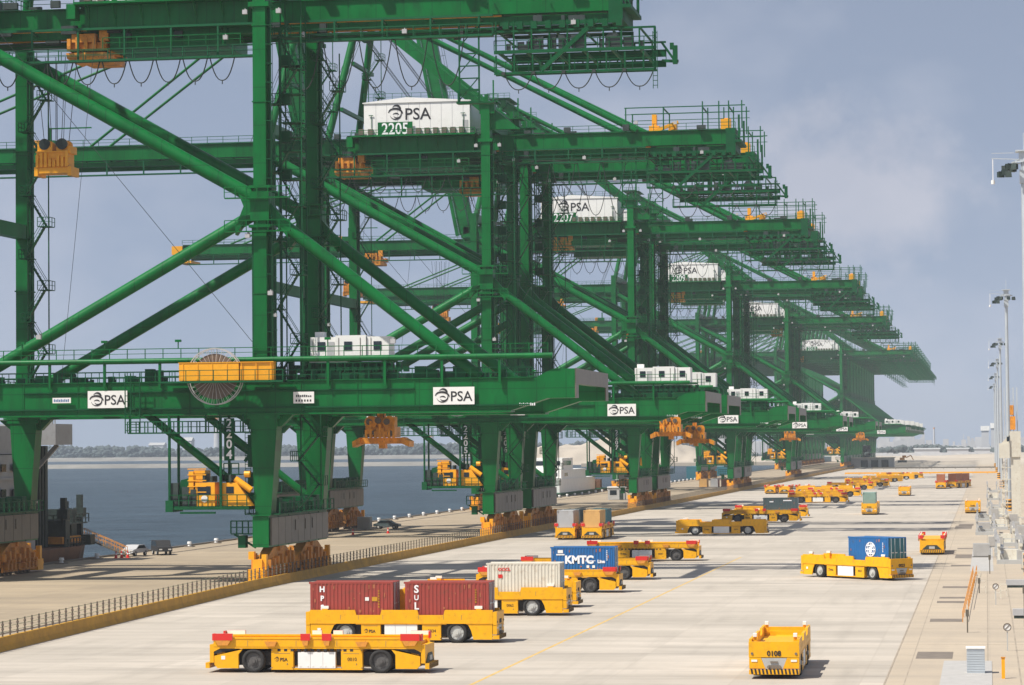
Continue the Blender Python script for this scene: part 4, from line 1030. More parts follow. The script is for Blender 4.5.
def flat_agv(x, y, yaw=0, num='0010', label='', group='flat yellow guided vehicles', text_on=True):
    g = empty('guided_vehicle', (x, y, 0), yaw, label, 'transporter', group)
    part(g, 'body', 'fbody', flat_body, 'yellow'); part(g, 'under_frame', 'fdark', flat_dark, 'black')
    part(g, 'equipment_box', 'fboxes', flat_boxes, 'yellow'); [part(g, 'battery_box', 'fbatt', batt, 'white', (0, yy, 0)) for yy in (-1.23, 1.23)]
    part(g, 'panel_seam', 'seams', seams, 'patch'); part(g, 'sensor_plate', 'splt', plates, 'white'); [part(g, 'bumper_stripe', 'nstr%d' % q, (lambda q=q: nose_stripes(q)), 'black') for q in (-1, 1)]
    wheels(g)
    for s in (-1, 1):
        part(g, 'nose_panel', 'fnose%d' % s, (lambda s=s: MB().prism_x([(-1.2, .66), (-.6, 1.2), (.6, 1.2), (1.2, .66)], *sorted((s*6.84, s*6.9)))), 'dark')
        part(g, 'nose_sensor', 'fnoses%d' % s, (lambda s=s: MB().box(*sorted((s*6.9, s*6.96)), -.35, .35, .75, 1.05)), 'grey')
        for yy in (-1.3, 1.3): part(g, 'container_guide', 'gend', lambda: MB().box(-.05, .05, -.24, .24, 0, .42), 'red', (s*6.62, yy, 2.0))
    for gx, w in ((-5.95, 1.2), (-.68, .6), (.68, .6), (5.95, 1.2)):
        for s in (-1, 1):
            a = part(g, 'container_guide', 'go%.1f' % w, guide_out(w), 'red', (gx, s*1.62, 2.02))
            part(a, 'inner_face', 'gi%.1f' % w, guide_in(w), 'white', (0, -s*.103, .015)); part(a, 'bracket', 'gf%.1f' % w, guide_foot(w), 'rust', (0, 0, -.01))
    for gx in (-2.9, 2.9): part(g, 'bracket', 'gf1.0', guide_foot(1.0), 'rust', (gx, -1.58, 1.95))
    if text_on:
        for s in (-1, 1):
            rot = (math.pi/2, 0, 0 if s < 0 else math.pi)
            e = part(g, 'emblem', 'emblem', emblem_mb, 'lettering', (s*.33-2.22 if s < 0 else 2.55, s*1.465, .85), rot=(0, 0, 0 if s < 0 else math.pi)); e.scale = (.26,)*3
            text(g, 'lettering', 'PSA', .30, 'lettering', (-2.1 if s < 0 else 2.1, s*1.465, .82), rot, bold=.006)
            text(g, 'number', num, .30, 'lettering', (2.25 if s < 0 else -2.25, s*1.465, .85), rot)
    return g
HI, LO, PB = 2.34, 1.98, 1.42
def wall_body():
    b = MB()
    prof = [(-6.65, PB), (-6.65, HI), (-3.35, HI), (-3.25, LO), (-1.5, LO), (-1.4, HI), (1.2, HI), (1.3, LO), (3.1, LO), (3.2, HI), (6.65, HI), (6.65, PB)]
    for s in (-1, 1):
        y0, y1 = (1.34, 1.5) if s > 0 else (-1.5, -1.34)
        b.prism_y(prof, y0, y1)
        b.box(-6.66, 6.66, y0-.02, y1+.02, PB-.05, PB+.01)
        for t in (-1, 1):
            b.prism_y([(t*6.62, .25), (t*5.25, .25), (t*5.1, .85), (t*4.9, 1.25), (t*4.7, 1.37), (t*6.62, 1.37)], y0+.03, y1-.03)
            b.prism_y([(t*3.3, 1.37), (t*4.75, 1.37), (t*4.6, 1.5), (t*3.3, 1.5)], y0+.03, y1-.03)
        b.box(-3.3, 3.3, y0+.04, y1-.04, 1.30, 1.37)
    b.box(-6.5, 6.5, -1.33, 1.33, 1.5, 1.72)
    for t in (-1, 1):
        x0, x1 = sorted((t*6.66, t*6.95)); b.box(x0, x1, -1.5, 1.5, 1.28, 2.2)
        b.prism_x([(-1.48, .62), (-1.48, 1.26), (-.78, 1.26), (-.52, .62)], x0, x1); b.prism_x([(1.48, .62), (1.48, 1.26), (.78, 1.26), (.52, .62)], x0, x1)
        x0, x1 = sorted((t*6.66, t*7.12)); b.box(x0, x1, -1.48, 1.48, .28, .55)
        x0, x1 = sorted((t*6.3, t*6.66)); b.box(x0, x1, -1.3, 1.3, 1.72, 1.95)
        for yy in (-1.2, 1.2): b.box(t*5.6-.2, t*5.6+.2, yy-.1, yy+.1, 1.72, 2.42)
    return b
def wall_grille():
    b = MB()
    for t in (-1, 1):
        x0, x1 = sorted((t*6.60, t*6.93)); b.prism_x([(-.50, .58), (-.76, 1.24), (.76, 1.24), (.50, .58)], x0, x1); b.box(x0, x1+.0, -1.46, 1.46, .56, .61)
    return b
def wall_light():
    b = MB()
    for t in (-1, 1):
        x0, x1 = sorted((t*6.95, t*6.985))
        b.box(x0, x1, -.22, .22, .95, 1.05); b.tube((t*6.9, -.34, .72), (t*7.12, -.34, .72), .08, 8); b.tube((t*6.9, .34, .72), (t*7.12, .34, .72), .08, 8); b.box(x0, x1+.1, -.34, .34, .62, .82)
        for yy in (-1.3, 1.3): b.tube((t*6.94, yy, 1.5), (t*6.99, yy, 1.5), .08, 8)
    return b
def wall_lamps():
    b = MB()
    for t in (-1, 1):
        x0, x1 = sorted((t*6.95, t*6.98)); b.box(x0, x1, -1.35, -1.0, 1.02, 1.14); b.box(x0, x1, 1.0, 1.35, 1.02, 1.14)
    return b
def sensors():
    b = MB()
    for x in (-5.6, 5.6):
        for y in (-1.2, 1.2): b.box(x-.28, x+.28, y-.11, y+.11, 2.42, 2.62)
    return b
def wall_agv(x, y, yaw=0, num='0108', label='', group='high-sided yellow guided vehicles', text_on=True):
    g = empty('guided_vehicle', (x, y, 0), yaw, label, 'transporter', group)
    part(g, 'body', 'wbody', wall_body, 'yellow'); part(g, 'under_frame', 'wdark', lambda: MB().box(-6.4, 6.4, -1.15, 1.15, .45, 1.48), 'black')
    part(g, 'equipment_box', 'fboxes', flat_boxes, 'yellow'); [part(g, 'battery_box', 'fbatt', batt, 'white', (0, yy, 0)) for yy in (-1.23, 1.23)]
    part(g, 'panel_seam', 'seams', seams, 'patch'); part(g, 'sensor_plate', 'splt', plates, 'white'); [part(g, 'bumper_stripe', 'nstr%d' % q, (lambda q=q: nose_stripes(q)), 'black') for q in (-1, 1)]; part(g, 'nose_panel', 'wgr', wall_grille, 'grey'); part(g, 'nose_sensor', 'wli', wall_light, 'patch'); part(g, 'headlamp', 'wla', wall_lamps, 'white')
    part(g, 'guide_tip', 'wsen', sensors, 'white')
    wheels(g, 'rim_light')
    if text_on:
        for s in (-1, 1):
            rot = (math.pi/2, 0, 0 if s < 0 else math.pi)
            e = part(g, 'emblem', 'emblem', emblem_mb, 'lettering', (-2.55 if s < 0 else 2.55, s*1.465, .85), rot=(0, 0, 0 if s < 0 else math.pi)); e.scale = (.26,)*3
            text(g, 'lettering', 'PSA', .30, 'lettering', (-2.1 if s < 0 else 2.1, s*1.465, .82), rot, bold=.006)
            text(g, 'number', num, .30, 'lettering', (2.25 if s < 0 else -2.25, s*1.465, .85), rot)
            text(g, 'number', num, .42, 'lettering', (s*6.965, 0, 1.5), (math.pi/2, 0, math.pi/2 if s > 0 else -math.pi/2), bold=.012)
    return g

def corr(L):
    def f():
        b = MB(); h0, h1 = .16, 2.46; pitch = .28; n = int((L-.4)/pitch); x0 = -n*pitch/2
        for s in (-1, 1):
            pts = []
            for i in range(n):
                x = x0+i*pitch
                pts += [(x, 1.215), (x+.09, 1.215), (x+.13, 1.18), (x+.24, 1.18)]
            pts.append((x0+n*pitch, 1.215))
            k = len(pts); vs = [(x, s*y, h0) for x, y in pts]+[(x, s*y, h1) for x, y in pts]
            b.add(vs, [(i, i+1, k+i+1, k+i) for i in range(k-1)])
            y0, y1 = sorted((s*1.12, s*1.219)); b.box(-L/2, L/2, y0, y1, 0, h0); b.box(-L/2, L/2, y0, y1, h1, 2.59)
            for t in (-1, 1):
                xa, xb = sorted((t*(L/2-.2), t*L/2)); b.box(xa, xb, y0, y1, h0, h1)
        b.box(-L/2+.02, L/2-.02, -1.12, 1.12, .06, .16); b.box(-L/2+.02, L/2-.02, -1.17, 1.17, 2.48, 2.56)
        b.box(-L/2+.03, -L/2+.08, -1.12, 1.12, .1, 2.5); b.box(L/2-.10, L/2-.06, -1.15, 1.15, .1, 2.5)
        for t in (-1, 1):
            for z in (0, 2.45): b.box(t*(L/2)-.09, t*(L/2)+.09 if t < 0 else L/2+.002, -1.222, -1.05, z, z+.142); b.box(t*(L/2)-.09, t*(L/2)+.09 if t < 0 else L/2+.002, 1.05, 1.222, z, z+.142)
        return b
    return f
def doors_mb(L):
    def f():
        b = MB(); x = L/2-.05
        b.box(x, x+.04, -1.1, -.01, .12, 2.48); b.box(x, x+.04, .01, 1.1, .12, 2.48)
        for z in (.75, 1.3, 1.85): b.box(x+.04, x+.055, -1.05, 1.05, z-.03, z+.03)
        return b
    return f
def bars_mb(L):
    def f():
        b = MB(); x = L/2+.03
        for y in (-.85, -.35, .35, .85): b.tube((x, y, .1), (x, y, 2.5), .03, 6); b.box(x-.01, x+.03, y-.05, y+.3, 1.0, 1.1)
        return b
    return f
def container(x, y, z, mt, label, yaw=0, L=6.06, doors=None, texts=(), marks=(), group='containers riding on guided vehicles'):
    g = empty('shipping_container', (x, y, z), yaw, label, 'container', group)
    part(g, 'shell', 'corr%.1f' % L, corr(L), mt)
    dd = part(g, 'door', 'doors%.1f' % L, doors_mb(L), doors or mt); part(dd, 'lock_rod', 'bars%.1f' % L, bars_mb(L), 'galv')
    if mt not in ('cwhite', 'cgrey'): part(g, 'rust_mark', 'rmk%.1f' % L, lambda: (lambda q, r_: ([q.box(x, x+.05+.12*r_.random(), -1.2175, -1.2165, z, z+.06+.25*r_.random()) for x, z in [(-2.9+5.6*r_.random(), .15+2.1*r_.random()) for k in range(14)]], q)[1])(MB(), random.Random(5)), 'crust')['kind'] = 'stuff'
    for (s, size, m_, tx, tz, bold, vert) in texts: text(g, 'lettering', s, size, m_, (tx, -1.226, tz), bold=bold, vert=vert)
    for (m_, x0, x1, z0, z1) in marks:
        part(g, 'mark', 'mk%.2f%.2f%.2f%.2f' % (x0, x1, z0, z1), lambda: MB().box(x0, x1, -1.232, -1.222, z0, z1), m_)
    return g
DK = 1.74
flat_agv(-41.2, 171.3, 0, '0010', 'empty flat yellow transporter numbered 0010, nearest of all, with red corner guides')
a34 = wall_agv(-41.4, 197.6, 0, '0034', 'high-sided yellow transporter carrying two maroon containers')
part(a34, 'end_stop', 'estop', lambda: MB().box(-.32, .25, -.15, .15, 0, 1.7), 'yellow', (-.22, .9, 2.0))
container(-45.05, 197.6, DK, 'maroon', 'maroon container with small white and yellow stickers, left of the maroon pair', texts=(('H', .55, 'white_letter', -2.15, 2.05, .02, False), ('P', .5, 'white_letter', -2.15, 1.4, .02, False), ('S', .5, 'white_letter', -2.15, .75, .02, False), ('ooxooox', .22, 'fence_y', 2.0, 1.4, .01, True)), marks=(('white', 1.0, 1.28, 1.25, 1.5), ('fence_y', 1.5, 1.9, 1.22, 1.52)))
container(-38.1, 197.6, DK, 'maroon', 'maroon container lettered S and L, right of the maroon pair', texts=(('S', .75, 'white_letter', -2.2, 2.05, .02, False), ('U', .5, 'white_letter', -2.2, 1.45, .01, False), ('L', .7, 'white_letter', -2.2, .85, .02, False), ('ooxooo', .2, 'fence_y', 2.1, 1.6, .01, True)))
wall_agv(-41.1, 229.0, 0, '0062', 'high-sided yellow transporter under the off-white container')
container(-37.75, 229.0, DK, 'cwhite', 'off-white ribbed container with small red lettering in the near column', texts=(('OOCL', .36, 'red', -1.6, 2.05, .01, False),), marks=(('red', -2.1, -1.75, 1.35, 1.65),))
wall_agv(-42.0, 240.6, 0, '0071', 'high-sided yellow transporter mostly hidden behind the one with the off-white container')
flat_agv(-41.3, 264.4, 0, '0083', 'flat yellow transporter under the blue lettered container')
container(-37.9, 264.4, DK, 'cblue', 'bright blue container with large white KMTC lettering', texts=(('KMTC', 1.0, 'white_letter', -.35, 1.35, .05, False), ('Line', .42, 'white_letter', 1.75, 1.2, .02, False), ('oooxoo', .2, 'white_letter', 2.3, 1.8, .01, True)), marks=(('white', -2.4, -1.9, 2.0, 2.3), ('white', -2.55, -1.75, 1.8, 1.92), ('white', .35, .6, .6, .85), ('white', .9, 1.15, .6, .85), ('white_letter', .2, 1.2, 1.25, 1.3)))
flat_agv(-41.3, 289.4, 0, '0021', 'flat yellow transporter directly behind the blue lettered container')
flat_agv(-41.0, 336.0, 0, '0047', 'empty flat yellow transporter with three red guides showing, beyond the blue lettered container')
wall_agv(-40.3, 430.4, 0, '0055', 'empty high-sided yellow transporter alone across the middle of the road')
flat_agv(-39.6, 497.0, 0, '0039', 'flat yellow transporter carrying the slate-coloured container')
container(-36.1, 497.0, DK, 'cdark', 'slate-grey container with small white marks on a flat transporter', marks=(('white_letter', .5, 2.0, 2.0, 2.2), ('white_letter', -1.9, -1.2, 1.8, 2.0)))
flat_agv(-40.0, 526, 0, '0012', 'flat yellow transporter just behind the one with the slate container')
# seen end-on beside the fence
for x, y, l in ((-61.6, 416.5, 'left'), (-57.6, 416.2, 'right')):
    flat_agv(x, y, math.pi/2, '0091', 'flat yellow transporter seen end-on beside the ochre fence, %s of the pair with containers' % l)
container(-61.6, 412.9, DK, 'cgrey', 'pale grey container seen end-on by the ochre fence', math.pi/2)
container(-57.6, 412.6, DK, 'cbrown', 'tan container seen end-on by the ochre fence', math.pi/2, doors='crust')
container(-57.6, 419.6, DK, 'cblue2', 'dark blue container behind the tan one by the ochre fence', math.pi/2)
container(-61.6, 419.9, DK, 'cdark', 'dark container behind the pale grey one by the ochre fence', math.pi/2)
for x, y, l in ((-59.0, 779, 'left'), (-55.0, 778, 'right')):
    flat_agv(x, y, math.pi/2, '0077', 'small distant flat transporter seen end-on, %s of the pair beyond the slate container' % l, text_on=False)
flat_agv(-50.6, 781, math.pi/2, '0077', 'small distant flat transporter seen end-on, beside a pair like it and partly hidden', text_on=False)
grp = 'yellow guided vehicles queuing in the distance'
dist = [(-38.8, 654, 0, 'f', 'nearest flat transporter of the distant queue'), (-41.5, 690, .06, 'f', 'second flat transporter of the distant queue, set back to the left'), (-38.9, 725, 0, 'f', 'third transporter of the distant queue'),
        (-43, 765, 0, 'w', 'fourth transporter of the distant queue, high-sided'), (-39.8, 829, 0, 'f', 'fifth transporter of the distant queue'), (-37.1, 883, 0, 'f', 'sixth transporter of the distant queue, far wheel showing at right'),
        (-40.5, 925, .9, 'w', 'turning high-sided transporter standing tall in the distant queue'), (-36, 985, .5, 'w', 'turning transporter near the far end of the distant queue'), (-33.5, 1045, 0, 'w', 'high-sided transporter at the far end of the distant queue'), (-31, 1075, .2, 'f', 'farthest transporter of the distant queue')]
for x, y, a, k, l in dist:
    (flat_agv if k == 'f' else wall_agv)(x, y, a, '0100', l, grp, text_on=False)
wall_agv(-21.3, 739, math.pi/2, '0103', 'lone small high-sided transporter seen end-on in the middle of the far road', text_on=False)
wall_agv(-22.5, 550, math.pi/2, '0104', 'transporter seen end-on carrying the pale green container')
container(-22.5, 546.8, DK, 'cgreen', 'pale green container with darker end on an end-on transporter', math.pi/2, doors='cblue2')
flat_agv(-6.9, 357.6, math.pi/2, '0105', 'flat transporter seen end-on with two red corner guides, near the yard edge', group='flat yellow guided vehicles')
wall_agv(-2.9, 557.6, math.pi/2, '0106', 'empty high-sided transporter seen end-on beside the grey racks')
flat_agv(-13.6, 843, math.pi/2, '0107', 'distant end-on transporter with a small brown container', text_on=False)
container(-13.6, 840, DK, 'crust', 'small brown container on the left one of two distant transporters', math.pi/2)
flat_agv(-8.5, 856, 1.25, '0107', 'distant angled transporter with two brown containers', text_on=False)
container(-7.5, 859.0, DK, 'crust', 'brown container on the rear half of the distant angled transporter', 1.25)
container(-9.5, 853.0, DK, 'crust', 'brown container on the near half of the distant angled transporter', 1.25)
aw = R(-46); ca, sa = math.cos(aw), math.sin(aw)
bx, by = -13.5, 291.3
wall_agv(bx, by, aw, '0023', 'high-sided yellow transporter turning, carrying one blue container with a globe')
cb_ = container(bx+3.3*ca, by+3.3*sa, DK, 'cblue', 'blue container with a white globe emblem and green-blue doors, on the turning transporter', aw, doors='cblue2', texts=(('oooxoo', .2, 'white_letter', 2.2, 1.6, .01, True),))
def globe():
    b = MB()
    for r in (.72, .45):
        for i in range(24):
            a, c = 2*math.pi*i/24, 2*math.pi*(i+1)/24; b.bar((r*math.cos(a), 0, .72*math.sin(a)), (r*math.cos(c), 0, .72*math.sin(c)), .03, .07)
    for z in (-.4, -.0, .4): b.box(-math.sqrt(.5-z*z), math.sqrt(.5-z*z), -.01, .01, z-.06, z+.06)
    b.box(-.04, .04, -.01, .01, -.7, .7); b.box(-.25, .2, -.012, .012, -.3, .25); b.box(.1, .4, -.012, .012, .2, .5)
    return b
part(cb_, 'emblem', 'globe', globe, 'white_letter', (.35, -1.24, 1.35))
wall_agv(-12.75, 174.0, math.pi/2+R(.8), '0108', 'empty high-sided transporter numbered 0108, seen end-on in the foreground at right')

# ------------------------------------------------------------------ quayside, yard and surroundings
# moored ship beyond the nearest crane
sh = empty('cargo_ship', (-116, 330, -2.5), 0, 'grey and rust-brown ship stern moored at the left edge, behind the nearest crane leg', 'ship')
def P(name, mb, mt, par=sh): return link(name, mb.mesh(name, mt), par)
def SB(): return MB(-116, 330, -2.5)
b = SB(); b.add([(-115.6, 150, -2.4), (-115.6, 345, -2.4), (-117, 352, -2.4), (-137, 352, -2.4), (-140, 345, -2.4), (-140, 150, -2.4), (-114.8, 150, 1.6), (-114.8, 346, 1.6), (-117, 354, 1.6), (-137, 354, 1.6), (-141, 346, 1.6), (-141, 150, 1.6)],
    [(5, 4, 3, 2, 1, 0), (6, 7, 8, 9, 10, 11)]+[(i, (i+1) % 6, 6+(i+1) % 6, 6+i) for i in range(6)])
P('hull', b, 'shiphull')
b = SB(); b.box(-139, -116.5, 296, 333, 1.62, 13.4)
for z in (4.5, 7.4, 10.4): b.box(-139.2, -116.2, 295.8, 333.2, z, z+.25)
P('superstructure', b, 'shipgrey')
b = SB(); b.box(-139, -114.0, 333.5, 340, 14.6, 17.2); b.box(-139, -117, 298, 333.4, 13.5, 16.9); b.bar((-114.6, 336, 14.6), (-117.4, 336, 11.6), .5, .5); b.rail_x(-139, -114.1, 333.6, 17.2, 1.1, 2, .06); b.box(-115.2, -114.9, 335, 335.3, 17.2, 18.6); b.box(-119, -118.6, 335, 335.3, 17.2, 18.8)
P('bridge_wing', b, 'shipgrey')
b = SB(); b.box(-134, -117.6, 333.5, 341, 1.65, 14.5)
for k in range(6): b.box(-118.6, -117.4, 334+1.1*k, 334.4+1.1*k, 1.7, 14.4)
P('deckhouse_recess', b, 'dark')
b = SB()
for y in range(300, 332, 4): b.box(-116.24, -116.1, y, y+1.6, 8.3, 9.3); b.box(-116.24, -116.1, y, y+1.6, 11.4, 12.3)
P('window', b, 'glass')['kind'] = 'stuff'
b = SB()
for y, z in ((302, 10.6), (311, 7.7)): b.box(-116.2, -115.9, y, y+5, z, z+1.6)
P('white_panel', b, 'white')
b = SB(); rnd = random.Random(31)
for k in range(16):
    y = 341+rnd.random()*11; x = -130+rnd.random()*14; h = 1.2+rnd.random()*3.6; w = .5+rnd.random()*1.3; b.box(x-w, x+w, y-w*.6, y+w*.6, 1.65, 1.65+h)
b.box(-131, -116, 342, 352, 4.4, 4.55); b.rail_x(-131, -116, 342, 4.55, 1.1, 1.2, .06); b.rail_y(-116, 342, 352.5, 4.55, 1.1, 1.2, .06); b.rail_y(-115.4, 341, 353, 1.6, 1.1, 1.2, .06)
for x, y in ((-118, 349), (-120.5, 345), (-117, 351.8), (-116.2, 343)): b.box(x-.35, x+.35, y-.35, y+.35, 1.6, 7.2+rnd.random()); b.box(x-.7, x+.7, y-.6, y+.6, 5.2, 6.4)
P('deck_machinery', b, 'dark')
b = SB()
for x, y in ((-126, 347), (-122, 350), (-119, 344)): b.tube((x-1.5, y, 2.8), (x+1.5, y, 2.8), 1.0, 10); b.box(x-1.9, x+1.9, y-1.2, y+1.2, 1.65, 2.1)
b.box(-118.6, -115.9, 341.5, 349, 2.0, 2.9)
P('winch', b, 'rust')
b = SB(); x, y = -128, 320
for dx in (-.6, .6):
    for dy in (-.6, .6): b.bar((x+dx*1.6, y+dy*1.6, 16.9), (x+dx*.5, y+dy*.5, 31), .18, .18)
for z in (19, 21.5, 24, 26.5, 29): b.box(x-1.2, x+1.2, y-.8, y+.8, z, z+.15); b.bar((x-2.0, y, z+1), (x+2.0, y, z+1), .15, .15)
b.box(x-.1, x+.1, y-.1, y+.1, 31, 34.5); b.box(x-1.4, x+1.4, y-.5, y+.5, 28.0, 28.5)
P('mast', b, 'dark')
# gangway
gw = empty('gangway', (-111.5, 350, 0), 0, 'sloping gangway with railings leading from the ship stern down to the quay', 'gangway')
b = MB(-111.5, 350, 0); b.bar((-116.8, 352.6, 2.6), (-110.3, 350.6, .3), .9, .18); P('ramp', b, 'steel_grey', gw)
b = MB(-111.5, 350, 0)
for dy in (-.45, .45):
    b.bar((-116.8, 352.6+dy, 3.7), (-110.3, 350.6+dy, 1.3), .07, .07); b.bar((-116.8, 352.6+dy, 3.2), (-110.3, 350.6+dy, .8), .05, .05)
    for k in range(9): t = k/8; b.box(-116.8+6.5*t-.03, -116.8+6.5*t+.03, 352.6-2*t+dy-.03, 352.6-2*t+dy+.03, 2.6-2.3*t, 3.7-2.4*t)
P('railing', b, 'rust', gw)

def car(x, y, yaw, mt, label, kind='car'):
    g = empty('parked_'+kind, (x, y, 0), yaw, label, kind, None)
    L, Wd, H = (4.5, 1.8, 1.48) if kind == 'car' else (4.9, 1.9, 1.95)
    if kind == 'car': top = [(-2.2, .45), (-2.25, .85), (-1.7, .98), (-1.05, 1.46), (.5, 1.48), (1.25, .98), (2.1, .85), (2.25, .5)]; wn = [(-1.55, 1.0), (-1.0, 1.4), (.45, 1.42), (1.05, 1.0)]
    else: top = [(-2.4, .45), (-2.42, 1.1), (-2.25, 1.9), (.8, 1.95), (1.5, 1.2), (2.3, 1.05), (2.42, .5)]; wn = [(-2.1, 1.2), (-2.0, 1.78), (.7, 1.8), (1.25, 1.2)]
    b = MB(); b.prism_y(top, -Wd/2, Wd/2); bd = link('body', b.mesh('body', mt), g)
    b = MB(); b.prism_y(wn, -Wd/2-.01, Wd/2+.01); b.prism_y([(p[0]*1.0+(.16 if i > 1 else -.16), p[1]-.02) for i, p in enumerate(wn)], -Wd/2+.18, Wd/2-.18); link('window', b.mesh('window', 'glass'), bd)
    for wx in (-1.4, 1.4):
        for wy in (-Wd/2+.1, Wd/2-.1):
            w = part(g, 'wheel', 'carw', lambda: MB().tube((0, -.11, 0), (0, .11, 0), .34, 16), 'tyre', (wx, wy, .34)); part(w, 'rim', 'carr', lambda: MB().tube((0, -.12, 0), (0, .12, 0), .2, 12), 'rim_light')
    for s in (-1, 1): part(bd, 'headlight', 'hl', lambda: MB().box(-.02, .04, -.2, .2, -.08, .08), 'white', (2.22 if kind == 'car' else 2.36, s*.6, .78))
    return g
car(-110.2, 353.8, R(-100), 'cgrey', 'pale grey parked car at the quay edge beside the gangway, facing the camera')
car(-107.6, 357.4, R(-62), 'black', 'dark van parked on the quay to the right of the pale car', 'van')
car(-100.8, 467, R(-3), 'cdark', 'dark grey parked car alone on the quay behind the hanging orange spreader')
def cone(x, y, l):
    g = empty('traffic_cone', (x, y, 0), 0, l, 'cone', 'orange cones on the quay')
    part(g, 'body', 'cone', lambda: MB().tube((0, 0, .04), (0, 0, .95), .22, 10, .05).box(-.3, .3, -.3, .3, 0, .05), 'red'); part(g, 'band', 'coneb', lambda: MB().tube((0, 0, .45), (0, 0, .62), .155, 10, .12), 'white')
for x, y in ((-110.4, 346.5), (-109.9, 347.3), (-109.3, 348)): cone(x, y, ['leftmost','middle','rightmost'][int(round((x+110.4)/.55))]+' of three orange traffic cones at the foot of the gangway')
cone(-99.7, 436, 'left one of two traffic cones right of the second crane bogie on the quay'); cone(-95.5, 443, 'right one of two traffic cones beyond the nearest crane on the quay')
g = empty('electrical_cabinet', (-103.6, 462, 0), 0, 'small grey cabinet box beside the rusty bogies on the waterside rail', 'cabinet')
link('body', MB().box(-1.1, 1.1, -.8, .8, .1, 2.2).mesh('body', 'grey'), g); link('door', MB().box(-.9, -.02, -.85, -.8, .25, 2.05).box(.02, .9, -.85, -.8, .25, 2.05).mesh('door', 'slab'), g)
# guard booth
g = empty('guard_booth', (-92.2, 702, 0), 0, 'small grey booth with a dark window and aerial standing alone on the quay', 'booth')
link('wall', MB().box(-2.1, 2.1, -1.6, 1.6, .1, 3.1).mesh('wall', 'grey'), g); link('roof', MB().box(-2.3, 2.3, -1.8, 1.8, 3.11, 3.4).mesh('roof', 'white'), g)
link('window', MB().box(-1.6, .1, -1.64, -1.6, 1.3, 2.5).mesh('window', 'glass'), g); link('door', MB().box(.8, 1.8, -1.64, -1.6, .15, 2.5).mesh('door', 'dark'), g); link('aerial', MB().box(-.06, .06, -.06, .06, 3.4, 6.8).box(-.5, .5, -.05, .05, 5, 5.2).mesh('aerial', 'grey'), g)
for x, mt, l in ((-90.5, 'cbrown', 'beige container on the quay beyond the booth, leftmost of a row of four'), (-86.9, 'cgrey', 'pale blue-grey container on the quay, second of a row of four'), (-83.4, 'crust', 'rust red container on the quay, third of a row of four'), (-80.4, 'cwhite', 'narrow white container on the quay, last of a row of four')):
    container(x, 905, 0, mt, l, math.pi/2, group='containers standing on the far quay')
# second ship
s2 = empty('supply_vessel', (-116, 760, -2.5), 0, 'low vessel with white wheelhouse and dark green hull moored beyond the second crane', 'ship')
def Q(name, mb, mt): return link(name, mb.mesh(name, mt), s2)
def TB(): return MB(-116, 760, -2.5)
b = TB(); b.add([(-114.5, 700, -2.4), (-114.2, 850, -2.4), (-128, 850, -2.4), (-128, 700, -2.4), (-121, 688, -2.4), (-113.9, 700, .9), (-113.9, 850, .9), (-128.5, 850, .9), (-128.5, 700, .9), (-121, 685, 1.8)], [(4, 3, 2, 1, 0), (5, 6, 7, 8, 9)]+[(i, (i+1) % 5, 5+(i+1) % 5, 5+i) for i in range(5)]); Q('hull', b, 'green_dull')
b = TB(); b.box(-126, -114.5, 752, 822, .92, 4.7); b.box(-125, -114.9, 758, 806, 4.7, 7.2); b.box(-124, -115.2, 762, 782, 7.2, 10.4); b.box(-120.4, -119.8, 765, 765.6, 10.4, 13.4); b.box(-121.4, -118.8, 765, 765.6, 11.8, 12.0)
Q('wheelhouse', b, 'white'); b = TB(); b.box(-123.4, -115.8, 761.9, 761.98, 8.4, 9.6); b.box(-115.2, -115.12, 764, 778, 8.4, 9.6); b.box(-124, -116, 757.9, 757.98, 5.4, 6.4); b.box(-114.9, -114.85, 764, 770, 5.4, 6.3); Q('window', b, 'glass')
b = TB(); rnd = random.Random(3)
for k in range(5): y = 824+5*k; b.box(-124+rnd.random()*2, -115-rnd.random()*2, y, y+3.5, .92, 1.6+rnd.random()*3)
Q('deck_cargo', b, 'shiphull')
for (x, y, w, h, l) in ((-124, 1300, 10, 18, 'white ship superstructure showing between the far crane legs, nearer one'), (-124.5, 2030, 12, 19.5, 'tall white ship superstructure showing between far crane legs, farther one')):
    g = empty('moored_ship', (x, y, -2.5), 0, l, 'ship')
    link('hull', MB().box(-12, 9, -20, 90, .1, 6).mesh('hull', 'cblue2'), g); link('superstructure', MB().box(-w/2, w/2, 0, 14, 6, 6+h*.8).box(-w/2-2, w/2+2, 2, 8, 6+h*.8, 6+h).mesh('superstructure', 'far_white'), g)
    link('funnel', MB().box(-1.5, 1.5, 16, 20, 6, 4+h).mesh('funnel', 'grey'), g)

# light masts on the right
def mast_pole(): return MB().tube((0, 0, 0), (0, 0, 43.2), .44, 14, .30)
def mast_ring():
    b = MB(); n = 8
    for i in range(n):
        a, c = 2*math.pi*i/n, 2*math.pi*(i+1)/n; b.bar((1.25*math.cos(a), 1.25*math.sin(a), 43.1), (1.25*math.cos(c), 1.25*math.sin(c), 43.1), .12, .12); b.bar((.2*math.cos(a), .2*math.sin(a), 43.6), (1.25*math.cos(a), 1.25*math.sin(a), 43.1), .08, .08)
    b.box(-.5, .5, -.5, .5, 43.2, 44.2); b.box(-.85, .85, -.85, .85, 44.2, 44.35); b.box(-.04, .04, -.04, .04, 44.3, 46.2); b.bar((-3.3, 0, 43.6), (0, 0, 43.4), .09, .09); b.box(-3.3, -1.0, -.04, .04, 44.1, 44.16)
    b.box(-.45, .45, -.55, .55, 40.9, 42.3)
    return b
def lamp_head(): return MB().box(-.28, .28, -.16, .2, -.34, .24).frus((-.36, .36, -.30, -.16, -.36), (-.3, .3, -.2, -.16, .28))
